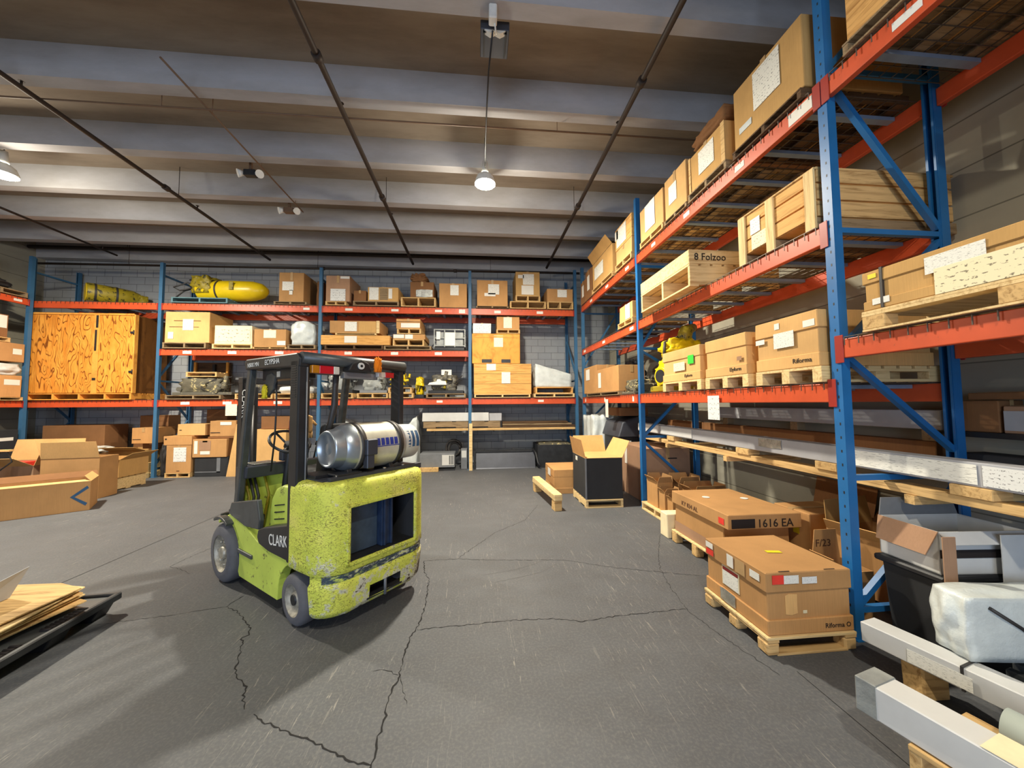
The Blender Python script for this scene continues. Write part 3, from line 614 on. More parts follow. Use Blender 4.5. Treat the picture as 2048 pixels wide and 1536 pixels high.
# side body
def arc(cx, cz, r, a0, a1, n=8): return [(cx+r*math.cos(math.radians(a0+(a1-a0)*i/n)), cz+r*math.sin(math.radians(a0+(a1-a0)*i/n))) for i in range(n+1)]
side = [(.30, .125), (1.02, .125)] + arc(1.34, .27, .31, 205, 100, 8)[:] + [(1.30, .64), (1.0, .635), (.86, .46), (.80, .30), (.66, .42), (.62, .50), (.05, .46)] + arc(.0, .20, .27, 80, 15, 6)
side = [(.27, .125), (1.02, .125)] + arc(1.34, .27, .31, 200, 95, 8) + [(1.30, .645), (1.05, .645), (.70, .52), (.62, .50), (.42, .475), (.0, .47)] + arc(0, .2, .262, 95, 8, 7)
for s in (1, -1):
    b = MB().prism(side, 'y', .5*s, .42*s); fp(b, 'side_panel', 'lime', None, .008)
    fp(MB().box(.74, 1.04, .39, .515, .34, .375), 'step_plate', 'blacktop') if s > 0 else fp(MB().box(.74, 1.04, -.515, -.39, .34, .375), 'step_plate', 'blacktop')
    # black side band carrying the maker's name
    bd = fp(MB().prism([(.05, .475), (.42, .48), (.60, .505), (.64, .56), (.62, .625), (.52, .66), (.05, .765)], 'y', .515*s, .40*s), 'side_band', 'black', None, .015, 3)
    if s > 0:
        cu = bpy.data.curves.new('maker_name', 'FONT'); cu.body = 'CLARK'; cu.size = .125; cu.extrude = .001; tx = bpy.data.objects.new('x', cu); COL.objects.link(tx)
        me = bpy.data.meshes.new_from_object(tx); bpy.data.objects.remove(tx)
        m = Matrix(((-1, 0, 0, .40), (0, 0, 1, .5165), (0, 1, 0, .545), (0, 0, 0, 1))) @ Matrix.Rotation(math.radians(7), 4, 'Z') @ Matrix.Diagonal((.82, 1, 1, 1)); me.transform(m); me.materials.clear(); me.materials.append(M['white_ink'])
        o = bpy.data.objects.new('maker_name', me); COL.objects.link(o); o.parent = bd
    fe = MB(); ar = arc(1.34, .27, .32, 150, 50, 8); ar2 = arc(1.34, .27, .345, 150, 50, 8)
    fe.prism(ar+ar2[::-1], 'y', .50*s, .33*s); fp(fe, 'front_fender', 'lime', None, .004)
    f2 = MB(); f2.prism(arc(1.34, .27, .33, 118, 62, 6)+arc(1.34, .27, .355, 118, 62, 6)[::-1], 'y', .56*s, .495*s); fp(f2, 'mudguard', 'blacktop', None, .004)
fp(MB().box(-.1, 1.2, -.42, .42, .13, .30), 'chassis', 'dark'); fp(MB().box(.62, 1.28, -.42, .42, .30, .34), 'floor_plate', 'blacktop')
# hood with louvres
hd = fp(MB().prism([(.13, .62), (.72, .52), (.70, .70), (.66, .86), (.58, .96), (.46, 1.0), (.13, 1.02)], 'y', .40, -.42), 'engine_hood', 'lime', None, .03, 3)
lv = MB()
for i, z in enumerate((.70, .76, .82)):
    for x0 in (.16, .40): lv.prism([(x0, z+.02), (x0+.18, z-.015), (x0+.18, z-.005), (x0, z+.03)], 'y', .398, .404)
fp(lv, 'louvres', 'dark', hd, 0)
fp(MB().box(.12, .64, -.25, .25, 1.02, 1.12), 'seat_cushion', 'darkfab', None, .03, 3)
fp(MB().prism([(.10, 1.08), (.24, 1.10), (.17, 1.52), (.08, 1.54)], 'y', -.24, .24), 'seat_back', 'darkfab', None, .03, 3)
# cowl and dash
fp(MB().prism([(1.28, .655), (1.22, .77), (.66, .87), (.60, .70), (.62, .62), (.9, .60)], 'y', .512, .47), 'cowl_side', 'blacktop', None, .01)
fp(MB().prism([(1.28, .655), (1.22, .77), (.66, .87), (.60, .70), (.62, .62), (.9, .60)], 'y', -.47, -.512), 'cowl_side', 'blacktop', None, .01)
fp(MB().box(1.20, 1.26, -.46, .46, .34, 1.02), 'front_cowl', 'lime', None, .01)
fp(MB().prism([(1.02, 1.12), (1.26, 1.10), (1.28, 1.0), (1.04, 1.0)], 'y', -.47, .47), 'dash', 'sheet', None, .015, 2)
fp(MB().box(1.04, 1.2, .20, .40, 1.122, 1.135), 'dash_plate', 'silver'); fp(MB().box(1.06, 1.14, -.05, .14, 1.125, 1.22), 'instrument_box', 'sheet', None, .01)
fp(MB().tube([(1.16, .1, .40), (.98, .1, 1.26)], .035, 12), 'steering_column', 'dark')
b = MB(); c0 = Vector((.95, .12, 1.33)); nx = Vector((-.55, 0, .83)).normalized(); ux = Vector((0, 1, 0)); vx = nx.cross(ux)
ring = [c0+(ux*math.cos(2*PI*i/28)+vx*math.sin(2*PI*i/28))*.18 for i in range(29)]
b.tube(ring, .014, 10, False)
for i in (4, 14, 23): b.tube([c0-nx*.05, ring[i]], .011, 8)
b.tube([c0-nx*.07, c0-nx*.02], .04, 14); fp(b, 'steering_wheel', 'black', None, 0)
for y, z in ((-.12, 1.24), (-.2, 1.26), (-.28, 1.22)):
    fp(MB().tube([(1.1, y, 1.1), (1.04, y, z)], .008, 8).tube([(1.04, y, z), (1.03, y, z+.04)], .018, 10), 'lever', 'dark', None, 0)
for y in (.30, .12): fp(MB().bar((1.16, y, .42), (1.08, y, .62), .05, .02).bar((1.18, y, .36), (1.16, y, .44), .02, .02), 'pedal', 'dark', None, .003)
for i, y in enumerate((.42, .34, .25, .38)):
    fp(MB().tube([(1.18, y, .40+.03*i), (1.1, y+.02, .6), (1.14, y-.03, .8), (1.17, y, .98)], .012, 8), 'hydraulic_hose', 'strap' if i % 2 else 'yellow_dark', None, 0)
# wheels
def wheel(x, y, r, w, hub, nm, steer=0):
    e = thing('x', 'x', 'x'); del e['label'], e['category']; e.name = nm; e.parent = FK; e.location = (x, y, r); e.rotation_euler = (0, 0, math.radians(steer))
    s = 1 if y > 0 else -1; b = MB(); pr = [(.0, r*.62), (.0, r*.86), (.02, r*.97), (.045, r), (w/2, r), (w-.045, r), (w-.02, r*.97), (w, r*.86), (w, r*.62)]; n = 36
    for (d, q) in pr:
        for j in range(n): a = 2*PI*j/n; b.v.append((math.cos(a)*q, s*(w/2-d), math.sin(a)*q))
    for i in range(len(pr)-1):
        for j in range(n): b.f.append((i*n+j, i*n+(j+1) % n, (i+1)*n+(j+1) % n, (i+1)*n+j)); b.sm.append(True)
    b.build('tyre', 'rubber', e)
    h = MB(); pr = [(.0, r*.66), (.004, r*.60), (.03, r*.52), (.045, r*.30), (.02, r*.26), (.02, .001)] if hub else [(.0, r*.66), (.02, r*.60), (.05, r*.50), (.06, r*.3), (.04, r*.25), (.04, .001)]
    for (d, q) in pr:
        for j in range(n): a = 2*PI*j/n; h.v.append((math.cos(a)*q, s*(w/2-d), math.sin(a)*q))
    for i in range(len(pr)-1):
        for j in range(n): h.f.append((i*n+j, i*n+(j+1) % n, (i+1)*n+(j+1) % n, (i+1)*n+j)); h.sm.append(True)
    h.build('rim', 'hub', e)
    c = MB().tube([(0, s*(w/2-.05), 0), (0, s*(w/2-.008), 0)], [r*.24, r*.20], 16); c.build('hub_cap', 'dark' if hub else 'hub', e)
    if not hub:
        bt = MB()
        for j in range(7): a = 2*PI*j/7; bt.tube([(math.cos(a)*r*.4, s*(w/2-.055), math.sin(a)*r*.4), (math.cos(a)*r*.4, s*(w/2-.02), math.sin(a)*r*.4)], .013, 8)
        bt.build('wheel_bolt', 'hub', e)
    return e
for s in (1, -1): wheel(1.34, .45*s, .275, .2, False, 'front_wheel'); wheel(.02, .43*s, .195, .15, True, 'rear_wheel', -2)
# overhead guard
for s in (1, -1):
    y = .475*s
    p = fp(MB().box(-.035, .10, y-(.045 if s > 0 else .03), y+(.045 if s > 0 else .03), 1.116 if s < 0 else .47, 2.06), 'rear_guard_post', 'black', None, .012, 2)
    if s > 0:
        g = MB()
        for i in range(14): g.box(-.0, .075, y+.045, y+.0475, 1.76+i*.019, 1.768+i*.019)
        fp(g, 'vent_slots', 'dark', p, 0)
        fp(MB().tube([(-.042, y-.02, .6), (-.042, y-.02, 2.0)], .006, 8), 'edge_highlight', 'grey', p, 0)  # highlight along the post edge, drawn as a thin grey line
    fp(MB().bar((1.17, y, .66), (.93, y, 2.04), .06, .08, (1, 0, 0)), 'front_guard_post', 'blacktop', None, .012, 2)
    rl = fp(MB().prism([(-.04, 2.0), (.97, 2.03), (1.0, 2.1), (.95, 2.13), (.0, 2.115), (-.05, 2.07)], 'y', y-.03, y+.045 if s > 0 else y-.045), 'roof_rail', 'black', None, .012, 2)
    if s > 0:
        for tx_, xo, sz in (('NSKK MN', .92, .055), ('ECYPSHA', .56, .065)):
            cu = bpy.data.curves.new('t', 'FONT'); cu.body = tx_; cu.size = sz; cu.extrude = .001; o_ = bpy.data.objects.new('x', cu); COL.objects.link(o_)
            me = bpy.data.meshes.new_from_object(o_); bpy.data.objects.remove(o_); me.transform(Matrix(((-1, 0, 0, xo), (0, 0, 1, y+.0465), (0, 1, 0, 2.05), (0, 0, 0, 1)))); me.materials.clear(); me.materials.append(M['white_ink'])
            o = bpy.data.objects.new('roof_lettering', me); COL.objects.link(o); o.parent = rl
fp(MB().tube([(-.03, .50, 2.075), (-.03, -.50, 2.075)], .048, 18), 'roof_rear_tube', 'blacktop', None, 0)
fp(MB().box(.92, 1.0, -.48, .48, 2.03, 2.11), 'roof_front_bar', 'black', None, .01)
for i in range(7): x = .1+.12*i; fp(MB().box(x, x+.035, -.45, .45, 2.06, 2.10), 'roof_bar', 'black', None, .004)
fp(MB().box(.16, .86, .28, .42, 1.93, 2.03), 'roof_light_housing', 'black', None, .01); fp(MB().box(.5, .56, .42, .423, 1.95, 2.0), 'small_badge', 'clear', None, 0)
# rear lights and beeper
l1 = thing('x', 'x', 'x'); del l1['label'], l1['category']; l1.name = 'tail_light'; l1.parent = FK; l1.location = (-.02, 0, 1.99)
for y0, y1, mt, nm in ((.37, .43, 'amber', 'amber_lens'), (.25, .37, 'redlens', 'red_lens'), (.20, .25, 'clear', 'clear_lens')): MB().box(-.045, 0, y0, y1, -.035, .03).build(nm, mt, l1, .004)
l2 = thing('x', 'x', 'x'); del l2['label'], l2['category']; l2.name = 'tail_light'; l2.parent = FK; l2.location = (-.02, 0, 2.0)
for y0, y1, mt, nm in ((-.36, -.26, 'redlens', 'red_lens'), (-.26, -.18, 'clear', 'clear_lens')): MB().box(-.045, 0, y0, y1, -.045, .005).build(nm, mt, l2, .004)
bp_ = fp(MB().prism([(.14, 1.99), (-.10, 1.99), (-.07, 2.07), (.0, 2.1), (.10, 2.06)], 'x', -.09, .02), 'reversing_beeper', 'black', None, .012)
fp(MB().tube([(-.09, .02, 2.04), (-.105, .02, 2.04)], .03, 20), 'beeper_face', 'white', bp_, 0); fp(MB().tube([(-.105, .02, 2.04), (-.108, .02, 2.04)], .012, 14), 'beeper_hole', 'dark', bp_, 0)
fp(MB().box(-.03, .03, -.2, .14, 1.93, 1.985), 'beeper_bracket', 'grey', None, .004)
# mast, carriage, forks
for s in (1, -1):
    y = .34*s
    mr = fp(MB().box(1.50, 1.62, y-.008, y+.008, .08, 1.98).box(1.50, 1.52, y-.045*s-.01, y+.008, .08, 1.98).box(1.60, 1.62, y-.045*s-.01, y+.008, .08, 1.98), 'mast_channel', 'black', None, .002)
    fp(MB().box(1.49, 1.60, y-.10*s-.035, y-.10*s+.035, .12, 1.90), 'inner_mast_channel', 'black', None, .006)
    fp(MB().tube([(1.46, y-.06*s, .3), (1.46, y-.06*s, 1.7)], .028, 12), 'lift_cylinder', 'black', None, 0)
    fp(MB().box(1.66, 1.70, y-.07, y+.03, .10, .60), 'fork_hanger', 'dark', None, .006)
    fp(MB().bar((1.15, .36*s, .5), (1.5, .36*s, .75), .05, .05), 'tilt_cylinder', 'dark', None, .01)
    if s > 0:
        cu = bpy.data.curves.new('t', 'FONT'); cu.body = 'CLARK'; cu.size = .085; cu.extrude = .001; o_ = bpy.data.objects.new('x', cu); COL.objects.link(o_)
        me = bpy.data.meshes.new_from_object(o_); bpy.data.objects.remove(o_); me.transform(Matrix(((0, 0, -1, 1.4985), (0, -1, 0, .352), (-1, 0, 0, 1.87), (0, 0, 0, 1))) @ Matrix.Rotation(0, 4, 'Z') @ Matrix.Diagonal((1.15, .7, 1, 1))); me.materials.clear(); me.materials.append(M['white_ink'])
        o = bpy.data.objects.new('mast_lettering', me); COL.objects.link(o); o.parent = mr
fp(MB().box(1.50, 1.62, -.35, .35, 1.93, 2.0).box(1.50, 1.60, -.35, .35, .9, .96), 'mast_crossbar', 'black', None, .006)
fp(MB().box(1.63, 1.67, -.45, .45, .10, .18).box(1.63, 1.67, -.45, .45, .50, .58), 'carriage', 'dark', None, .004)
# mirror with yellow tag, hanging cable, hose bundle, gloves
mi = fp(MB().prism([(.73, 1.78), (.62, 1.84), (.58, 1.96), (.66, 2.0), (.76, 1.98), (.82, 1.86)], 'y', .40, .425), 'side_mirror', 'blacktop', None, .01); blob(.72, .80, .425, .45, 1.76, 1.88, .3, .3, 6, 3).build('yellow_tag', 'yelsticker', mi)
fp(MB().tube([(.62, .40, 1.98), (.58, .41, 1.7), (.62, .40, 1.4), (.68, .40, 1.1)], .008, 8), 'hanging_cable', 'black', None, 0)
fp(MB().tube([(.02, .18, 2.02), (.05, .17, 1.85), (.02, .19, 1.7), (.06, .2, 1.55), (.1, .22, 1.40)], [.028, .024, .028, .024, .02], 12), 'hose_bundle', 'strap', None, 0)
# gas bottle across the rear
TK = thing('x', 'x', 'x'); del TK['label'], TK['category']; TK.name = 'gas_bottle'; TK.parent = FK; TK.location = (-.12, 0, 1.342)
def tk(p, name, mat, n=32):
    b = MB(); k0 = 0
    for (y, r) in p:
        for j in range(n): a = 2*PI*j/n; b.v.append((math.cos(a)*r, y, math.sin(a)*r))
    for i in range(len(p)-1):
        for j in range(n): b.f.append((i*n+j, (i+1)*n+j, (i+1)*n+(j+1) % n, i*n+(j+1) % n)); b.sm.append(True)
    return b.build(name, mat, TK)
RT = .198
tk([(.16, RT)] + [(.16+.16*math.sin(a*PI/16), RT*math.cos(a*PI/16)) for a in range(1, 8)] + [(.32, .001)], 'domed_end', 'alu')
tk([(.24, .165), (.325, .150), (.34, .142), (.335, .132), (.315, .130), (.315, .001)], 'foot_ring', 'alu')
tk([(.16, RT), (-.27, RT)], 'shell', 'tankpaint'); tk([(-.27, RT)] + [(-.27-.12*math.sin(a*PI/16), RT*math.cos(a*PI/16)) for a in range(1, 8)] + [(-.39, .001)], 'valve_end', 'alu')
tk([(-.33, .165), (-.50, .160), (-.505, .155), (-.50, .150), (-.35, .150)], 'valve_collar', 'whitebox')
for y in (.12, -.25): tk([(y-.025, RT+.002), (y+.025, RT+.002), (y+.025, RT+.006), (y-.025, RT+.006), (y-.025, RT+.002)], 'strap', 'strap')
def arcpatch(y0, y1, a0, a1, r, name, mat):
    b = MB(); n = 6
    for i in range(n+1):
        a = math.radians(a0+(a1-a0)*i/n); b.v += [(math.cos(a)*r, y0, math.sin(a)*r), (math.cos(a)*r, y1, math.sin(a)*r)]
        if i: b.f.append((2*i-2, 2*i-1, 2*i+1, 2*i)); b.sm.append(True)
    return b.build(name, mat, TK, fix=False)
for i in range(6): arcpatch(-.21+.045*i, -.21+.045*i+.034, 160, 178, RT+.0015, 'blue_decal', 'decalblue')
arcpatch(-.225, .07, 179, 181, RT+.0015, 'blue_decal', 'decalblue')
for i in range(3): arcpatch(-.49+.05*i, -.46+.05*i, 140, 195, .1635, 'collar_print', 'blueink')
MB().box(-.235, -.19, .02, .12, -.06, .07).box(-.22, -.16, .04, .11, -.17, -.05).build('strap_buckle', 'sheet', TK, .006)
MB().tube([(0, -.38, 0), (-.02, -.45, -.02)], .035, 12).tube([(-.02, -.45, -.02), (-.05, -.44, -.13)], .014, 8).build('valve', 'dark', TK)
fp(MB().box(-.26, .06, -.50, .44, 1.112, 1.125).box(-.30, -.26, -.50, .40, 1.09, 1.14), 'bottle_tray', 'sheet', None, .004)
for y in (.2, -.2): fp(MB().prism([(-.26, 1.125), (.02, 1.125), (-.01, 1.175), (-.06, 1.152), (-.12, 1.143), (-.18, 1.152), (-.23, 1.175)], 'y', y-.02, y+.02), 'bottle_cradle', 'black', None, .002)
for y in (.33, .2, -.1, -.3): fp(MB().tube([(-.28, y, 1.14), (-.28, y, 1.15)], .014, 8), 'bolt', 'hub', None, 0)
fp(MB().box(-.16, .05, .20, .44, 1.125, 1.15).box(-.30, -.16, .13, .34, 1.14, 1.155), 'pivot_bracket', 'black', None, .004)
# things hanging on the truck
rg = blob(-.03, .03, -.03, .03, 0, .13, .4, .3, 5, 2); o = rg.build('rag', 'orange_cloth'); 
def fw_(x, y, z): m = FK.matrix_basis; return Matrix.Translation((-1.0902, 3.4032, 0)) @ Matrix.Rotation(math.radians(140.5), 4, 'Z') @ Vector((x, y, z))
o.location = fw_(-.118, -.135, 1.995); o.rotation_euler = (0, 0, math.radians(140.5)); o.scale = (.8, 1, 1); tag(o, 'bright orange rag draped over the rear roof tube of the forklift', 'rag')
t = thing('work_glove', 'tan work glove hanging inside the cab, against a dark red one', 'glove', fw_(.27, .29, 1.46), 140.5)
blob(-.02, .02, -.04, .04, 0, .15, .6, .04, 4, 5).build('palm', 'card_light', t); 
for i in range(4): MB().tube([(0, -.032+.021*i, .02), (-.005, -.034+.022*i, -.05)], .011, 8).build('finger', 'card_light', t)
MB().tube([(0, -.04, .10), (0, -.075, .06)], .012, 8).build('thumb', 'card_light', t)
t = thing('work_glove', 'dark red work glove hanging inside the cab, behind the tan one', 'glove', fw_(.31, .37, 1.42), 140.5)
blob(-.02, .02, -.05, .05, 0, .18, .6, .04, 4, 9).build('palm', 'darkred', t)
# ================================================================ goods on the rear rack
FY = 9.425
P1 = [('F', .4, .35, .7, .72, 'paper')]
def bc(label, x0, x1, z0, z1, mat='card', ms=P1, y0=FY, dp=.85, **k): return carton(label, x0, x1, y0, y0+dp, z0, z1, mat, ms, **k)
def bp(label, x0, x1, z0, z1, mat='wood', y0=FY-.02, dp=.95, **k): return pallet(label, x0, x1, y0, y0+dp, z0, z1, 'y', mat, **k)
# --- top level
def float_tank(label, pos, rz, L, r, main, cap, bands, tilt=0):
    t = thing('float_tank', label, 'tank', pos, rz)
    pr = [(0, .001), (0, r*.97), (.015, r), (L*.5, r), (L*.8, r*.93), (L*.93, r*.7), (L, r*.3), (L, .001)]; n = 28; b = MB()
    for (x, q) in pr:
        for j in range(n): a = 2*PI*j/n; b.v.append((x, math.cos(a)*q, r+math.sin(a)*q))
    for i in range(len(pr)-1):
        for j in range(n): b.f.append((i*n+j, (i+1)*n+j, (i+1)*n+(j+1) % n, i*n+(j+1) % n)); b.sm.append(True)
    b.build('shell', main, t)
    MB().tube([(-.012, 0, r), (.0, 0, r)], r*.93, 28).build('end_cap', cap, t)
    for x in bands: MB().tube([(x*L-.02, 0, r), (x*L+.02, 0, r)], r*1.03, 28, False).build('band', 'strap', t)
    return t
t = float_tank('short yellow cylinder with a flat yellow end, on top of the rear rack at left', (-9.50, 9.66, B3+.05), 50, 1.0, .235, 'yellow_dark', 'yellow', (.14, .5))
blob(.80, 1.08, -.18, .2, .02, .36, .6, .08, 4, 3).build('fitting', 'yellow_dark', t)
MB().box(.0, .8, -.14, .14, -.05, .015).build('cradle', 'wood_dark', t)
bp('blue grey pallet under the large yellow tank', -7.38, -6.10, B3, B3+.13, 'teal', name='blue_pallet')
t = float_tank('large yellow tank with a rounded end lying on the blue grey pallet', (-6.95, 9.80, B3+.135), -4, 1.62, .26, 'yellow', 'yellow_dark', (.30,))
t.location.z = B3+.14
blob(-.12, .42, -.3, .25, .15, .6, .5, .13, 3, 8).build('mossy_fittings', 'yellow_dark', t)
for k, q in enumerate(([(0, 0, .3), (-.3, -.1, .45), (-.55, -.2, .3), (-.35, -.25, .2), (0, -.2, .3)], [(0, -.1, .35), (-.3, -.2, .2), (-.45, -.25, .02)], [(.3, 0, .5), (-.2, .1, .6), (-.5, .2, .62)])): MB().tube(q, .018, 8).build('black_hose', 'strap', t)
MB().box(.85, .95, -.275, -.262, .22, .42).build('bracket', 'yellow_dark', t)
bp('low pallet under the tall brown carton left of the second post', -5.03, -4.25, B3, B3+.07, 'wood_old')
bc('tall brown carton with two papers, on top of the rear rack left of a post', -4.92, -4.33, B3+.072, 5.02, 'card', [('F', .14, .38, .58, .68, 'paper'), ('F', .42, .24, .55, .4, 'paper')])
wrapped('dark draped load squeezed behind a post on top of the rear rack', -4.12, -3.995, 9.62, 10.35, B3, 4.93, 'card_dark', name='draped_load', cat='wrapped load')
bp('narrow pallet under the narrow carton right of the post', -3.80, -3.30, B3, B3+.1)
bc('narrow tall carton with a barcode paper, right of a post on the rear rack top', -3.80, -3.22, B3+.102, 4.97, 'card_pink', [('F', .2, .02, .82, .48, 'paper_big'), ('F', .6, .88, .98, .97, 'blank')])
bp('wide pallet under the low row of two cartons on the rear rack top', -3.13, -2.0, B3, B3+.12, 'wood_old')
bc('small low carton at the left of a wide pallet on the rear rack top', -3.12, -2.82, B3+.122, 4.60, 'card_dark', [])
bc('long low carton with three papers on the rear rack top', -2.78, -2.02, B3+.122, 4.70, 'card_yellow', [('F', .06, .1, .36, .95, 'paper'), ('F', .68, .2, .8, .9, 'blank'), ('F', .4, .1, .66, .9, 'wood_old', 'panel')])
bp('pallet under the crumpled stack on the rear rack top', -1.95, -1.07, B3, B3+.24, block=False)
t = bc('crumpled brown carton stack with torn plastic, on the rear rack top', -1.72, -1.12, B3+.242, 4.86, 'card_dark', [('F', .25, .05, .95, .5, 'silver', 'torn_plastic')])
blob(-.3, .1, -.4, .3, .42, .64, .75, .2, 4, 6).build('crushed_top', 'card_dark', t)
bc('plain square carton with one paper, at the right end of the third top bay', -.98, -.27, B3, 4.84, 'card', [('F', .4, .5, .7, .92, 'paper')])
bc('square carton with a torn paper, first in the last top bay of the rear rack', 0.0, .80, B3+.05, 4.95, 'card', [('F', .36, .45, .72, .84, 'paper'), ('F', .24, .38, .6, .5, 'blank')])
bp('thin skid under the square carton first in the last top bay', -.03, .82, B3, B3+.048, 'wood_old')
bp('lower pallet of the two under the tall carton at top right', .86, 1.82, B3, B3+.19)
bp('upper pallet of the two under the tall carton at top right', 1.01, 1.67, B3+.192, B3+.35)
bc('tall narrow carton standing on two stacked pallets at top right of the rear rack', 1.02, 1.66, B3+.352, 5.2, 'card_yellow', [('F', .3, .45, .76, .9, 'paper'), ('F', .24, .04, .74, .42, 'blank'), ('F', .1, .72, .34, .86, 'blank')])
bp('pallet under the low carton beside the corner post on top', 1.86, 2.565, B3, B3+.2)
bc('low carton with one paper beside the corner post on top of the rear rack', 1.86, 2.56, B3+.202, 4.76, 'card', [('F', .4, .35, .76, .92, 'paper')])
# --- middle level
bp('low pallet under the biggest carton of the middle level', -7.53, -6.56, B2, B2+.14, 'wood_old')
bc('biggest tan carton of the middle level, with a cream paper and a small label', -7.50, -6.50, B2+.142, 3.98, 'card_light', [('F', .4, .4, .64, .76, 'paper_cream'), ('F', .08, .12, .2, .34, 'paper_cream'), ('F', .2, .70, .80, .716, 'inkbrown', 'print'), ('F', .1, .50, .76, .514, 'inkbrown', 'print')])
bp('pale pallet under the white printed carton', -6.42, -5.50, B2, B2+.115, 'wood_pale')
bc('white carton printed with black drawings on the middle level', -6.38, -5.52, B2+.117, 3.66, 'cream', [('F', .05, .12, .95, .88, 'drawing', 'print')])
bp('low pallet under the small tan carton with a square paper', -5.49, -4.70, B2, B2+.05)
bc('small tan carton with a square white paper, middle level of the rear rack', -5.47, -4.72, B2+.052, 3.58, 'card', [('F', .3, .5, .68, .94, 'paper_cream'), ('F', .72, .1, .98, .34, 'blank', 'tape_patch')])
bp('grey pallet under the white shrouded bundle', -4.68, -4.02, B2, B2+.11, 'wood_old')
wrapped('white shrouded bundle with a peaked top, left of the middle post', -4.68, -4.04, 9.43, 10.2, B2+.112, 3.86, 'wrap', sq=.55, amp=.04, seed=4, top=lambda u, v: 1-.3*abs(u-.5))
bp('dark skid under the long brown crate of the middle level', -3.80, -2.38, B2, B2+.12, 'wood_dark')
t = bc('long brown chipboard crate with a white paper, under a tan carton', -3.90, -2.22, B2+.122, 3.45, 'crate_wood', [('F', .34, .2, .52, .9, 'blank')], name='chipboard_crate', cat='crate', tape=False)
bp('two thin battens under the long tan carton', -3.55, -2.55, 3.452, 3.50, 'wood_pale', ns=2)
bc('long tan carton with a white paper, on top of the chipboard crate', -3.69, -2.47, 3.502, 3.82, 'card', [('F', .3, .15, .54, .9, 'paper'), ('F', .58, .05, .92, .95, 'card_yellow', 'panel'), ('F', .93, .0, .99, 1, 'wood_pale', 'batten')])
bp('grey bottom pallet of a three tier stack, middle level', -2.36, -1.18, B2, B2+.10, 'wood_old')
bp('middle pallet of a three tier stack, middle level', -2.14, -1.36, B2+.102, B2+.27, block=False)
bc('flat carton with torn white labels between two pallets', -2.14, -1.34, B2+.272, 3.49, 'card', [('F', .02, .2, .35, .9, 'blank'), ('F', .38, .1, .62, .9, 'blank')])
bp('top pallet of a three tier stack, middle level', -2.04, -1.44, 3.492, 3.63)
bc('small carton with a white torn label, topmost of a three tier stack', -2.06, -1.46, 3.632, 3.89, 'card', [('F', .2, .1, .98, .55, 'blank'), ('F', .02, .66, .98, .7, 'inkbrown', 'print')])
t = thing('glass_crate', 'greenish transparent bin full of parts, beside the third post', 'bin', (-.71, 9.85, B2))
MB().box(-.38, .38, -.42, .42, 0, .08).build('base', 'dark', t, .01)
for z in (.1, .30, .52): MB().box(-.4, .4, -.43, -.40, z, z+.03).box(-.4, .4, .40, .43, z, z+.03).box(-.4, -.37, -.4, .4, z, z+.03).box(.37, .4, -.4, .4, z, z+.03).build('rail', 'wrapgrey', t, .006)
for x in (-.39, -.13, .13, .39): MB().box(x-.015, x+.015, -.435, -.405, .08, .55).build('upright', 'wrapgrey', t, .004)
MB().box(-.35, .35, -.38, .38, .09, .48).build('contents', 'wrapgrey', t, .02); patch('paper_label', t, 'F', (-.12, -.436, .12), .26, .34, 'blank'); patch('paper_label', t, 'F', (-.34, -.436, .28), .1, .2, 'paper')
# last bay: stack standing on the lowest level
bp('pallet under the wide plank crate', -.08, 1.38, B1, B1+.085, 'wood_pale')
t = bc('wide pale plank crate with a white paper, lowest level beside the third post', -.09, 1.41, B1+.087, 2.74, 'crate_wood', [('F', .48, .35, .63, .72, 'paper'), ('F', .22, .78, .38, .99, 'blank', 'tape_patch')], name='plank_crate', cat='crate', tape=False)
b = MB()
for z in (.265, .53): b.box(-.75, .75, -.4275, -.4255, z, z+.006)
b.build('board_gap', 'wood_dark', t)
t = bc('orange plywood crate with two black slots and a paper, on the plank crate', -.13, 1.12, 2.742, 3.53, 'plywood_plain', [('F', .45, .55, .64, .93, 'paper_cream')], name='plywood_crate', cat='crate', tape=False)
MB().box(-.38, -.12, -.432, -.426, .02, .11).build('fork_slot', 'dark', t); MB().box(.13, .37, -.432, -.426, .02, .11).build('fork_slot', 'dark', t)
MB().box(-.60, .60, -.436, -.428, .68, .72).box(-.60, -.57, -.436, -.428, .1, .68).box(.57, .60, -.436, -.428, .1, .68).build('batten_frame', 'plywood_plain', t)
bc('small white box covered with papers, on the orange plywood crate', -.11, .36, 3.532, 3.80, 'white', [('F', .05, .1, .95, .9, 'paper_big')], dp=.5)
bp('small pallet on the orange plywood crate', .50, 1.12, 3.532, 3.64, dp=.7)
bc('small brown carton with a paper, topmost on the orange plywood crate', .51, 1.11, 3.642, 3.98, 'card', [('F', .3, .1, .66, .95, 'paper_cream')], dp=.65)
bp('lower pallet under the white wedge', 1.48, 2.56, B1, B1+.1, 'wood_pale')
bp('deep orange pallet directly under the white wedge', 1.52, 2.52, B1+.102, B1+.27, 'crate_wood', ns=2)
wrapped('white wedge-shaped wrapped load sloping down to the right', 1.50, 2.52, 9.43, 10.25, B1+.272, 2.76, 'wrap', sq=.85, amp=.025, seed=9, top=lambda u, v: 1-.45*u)
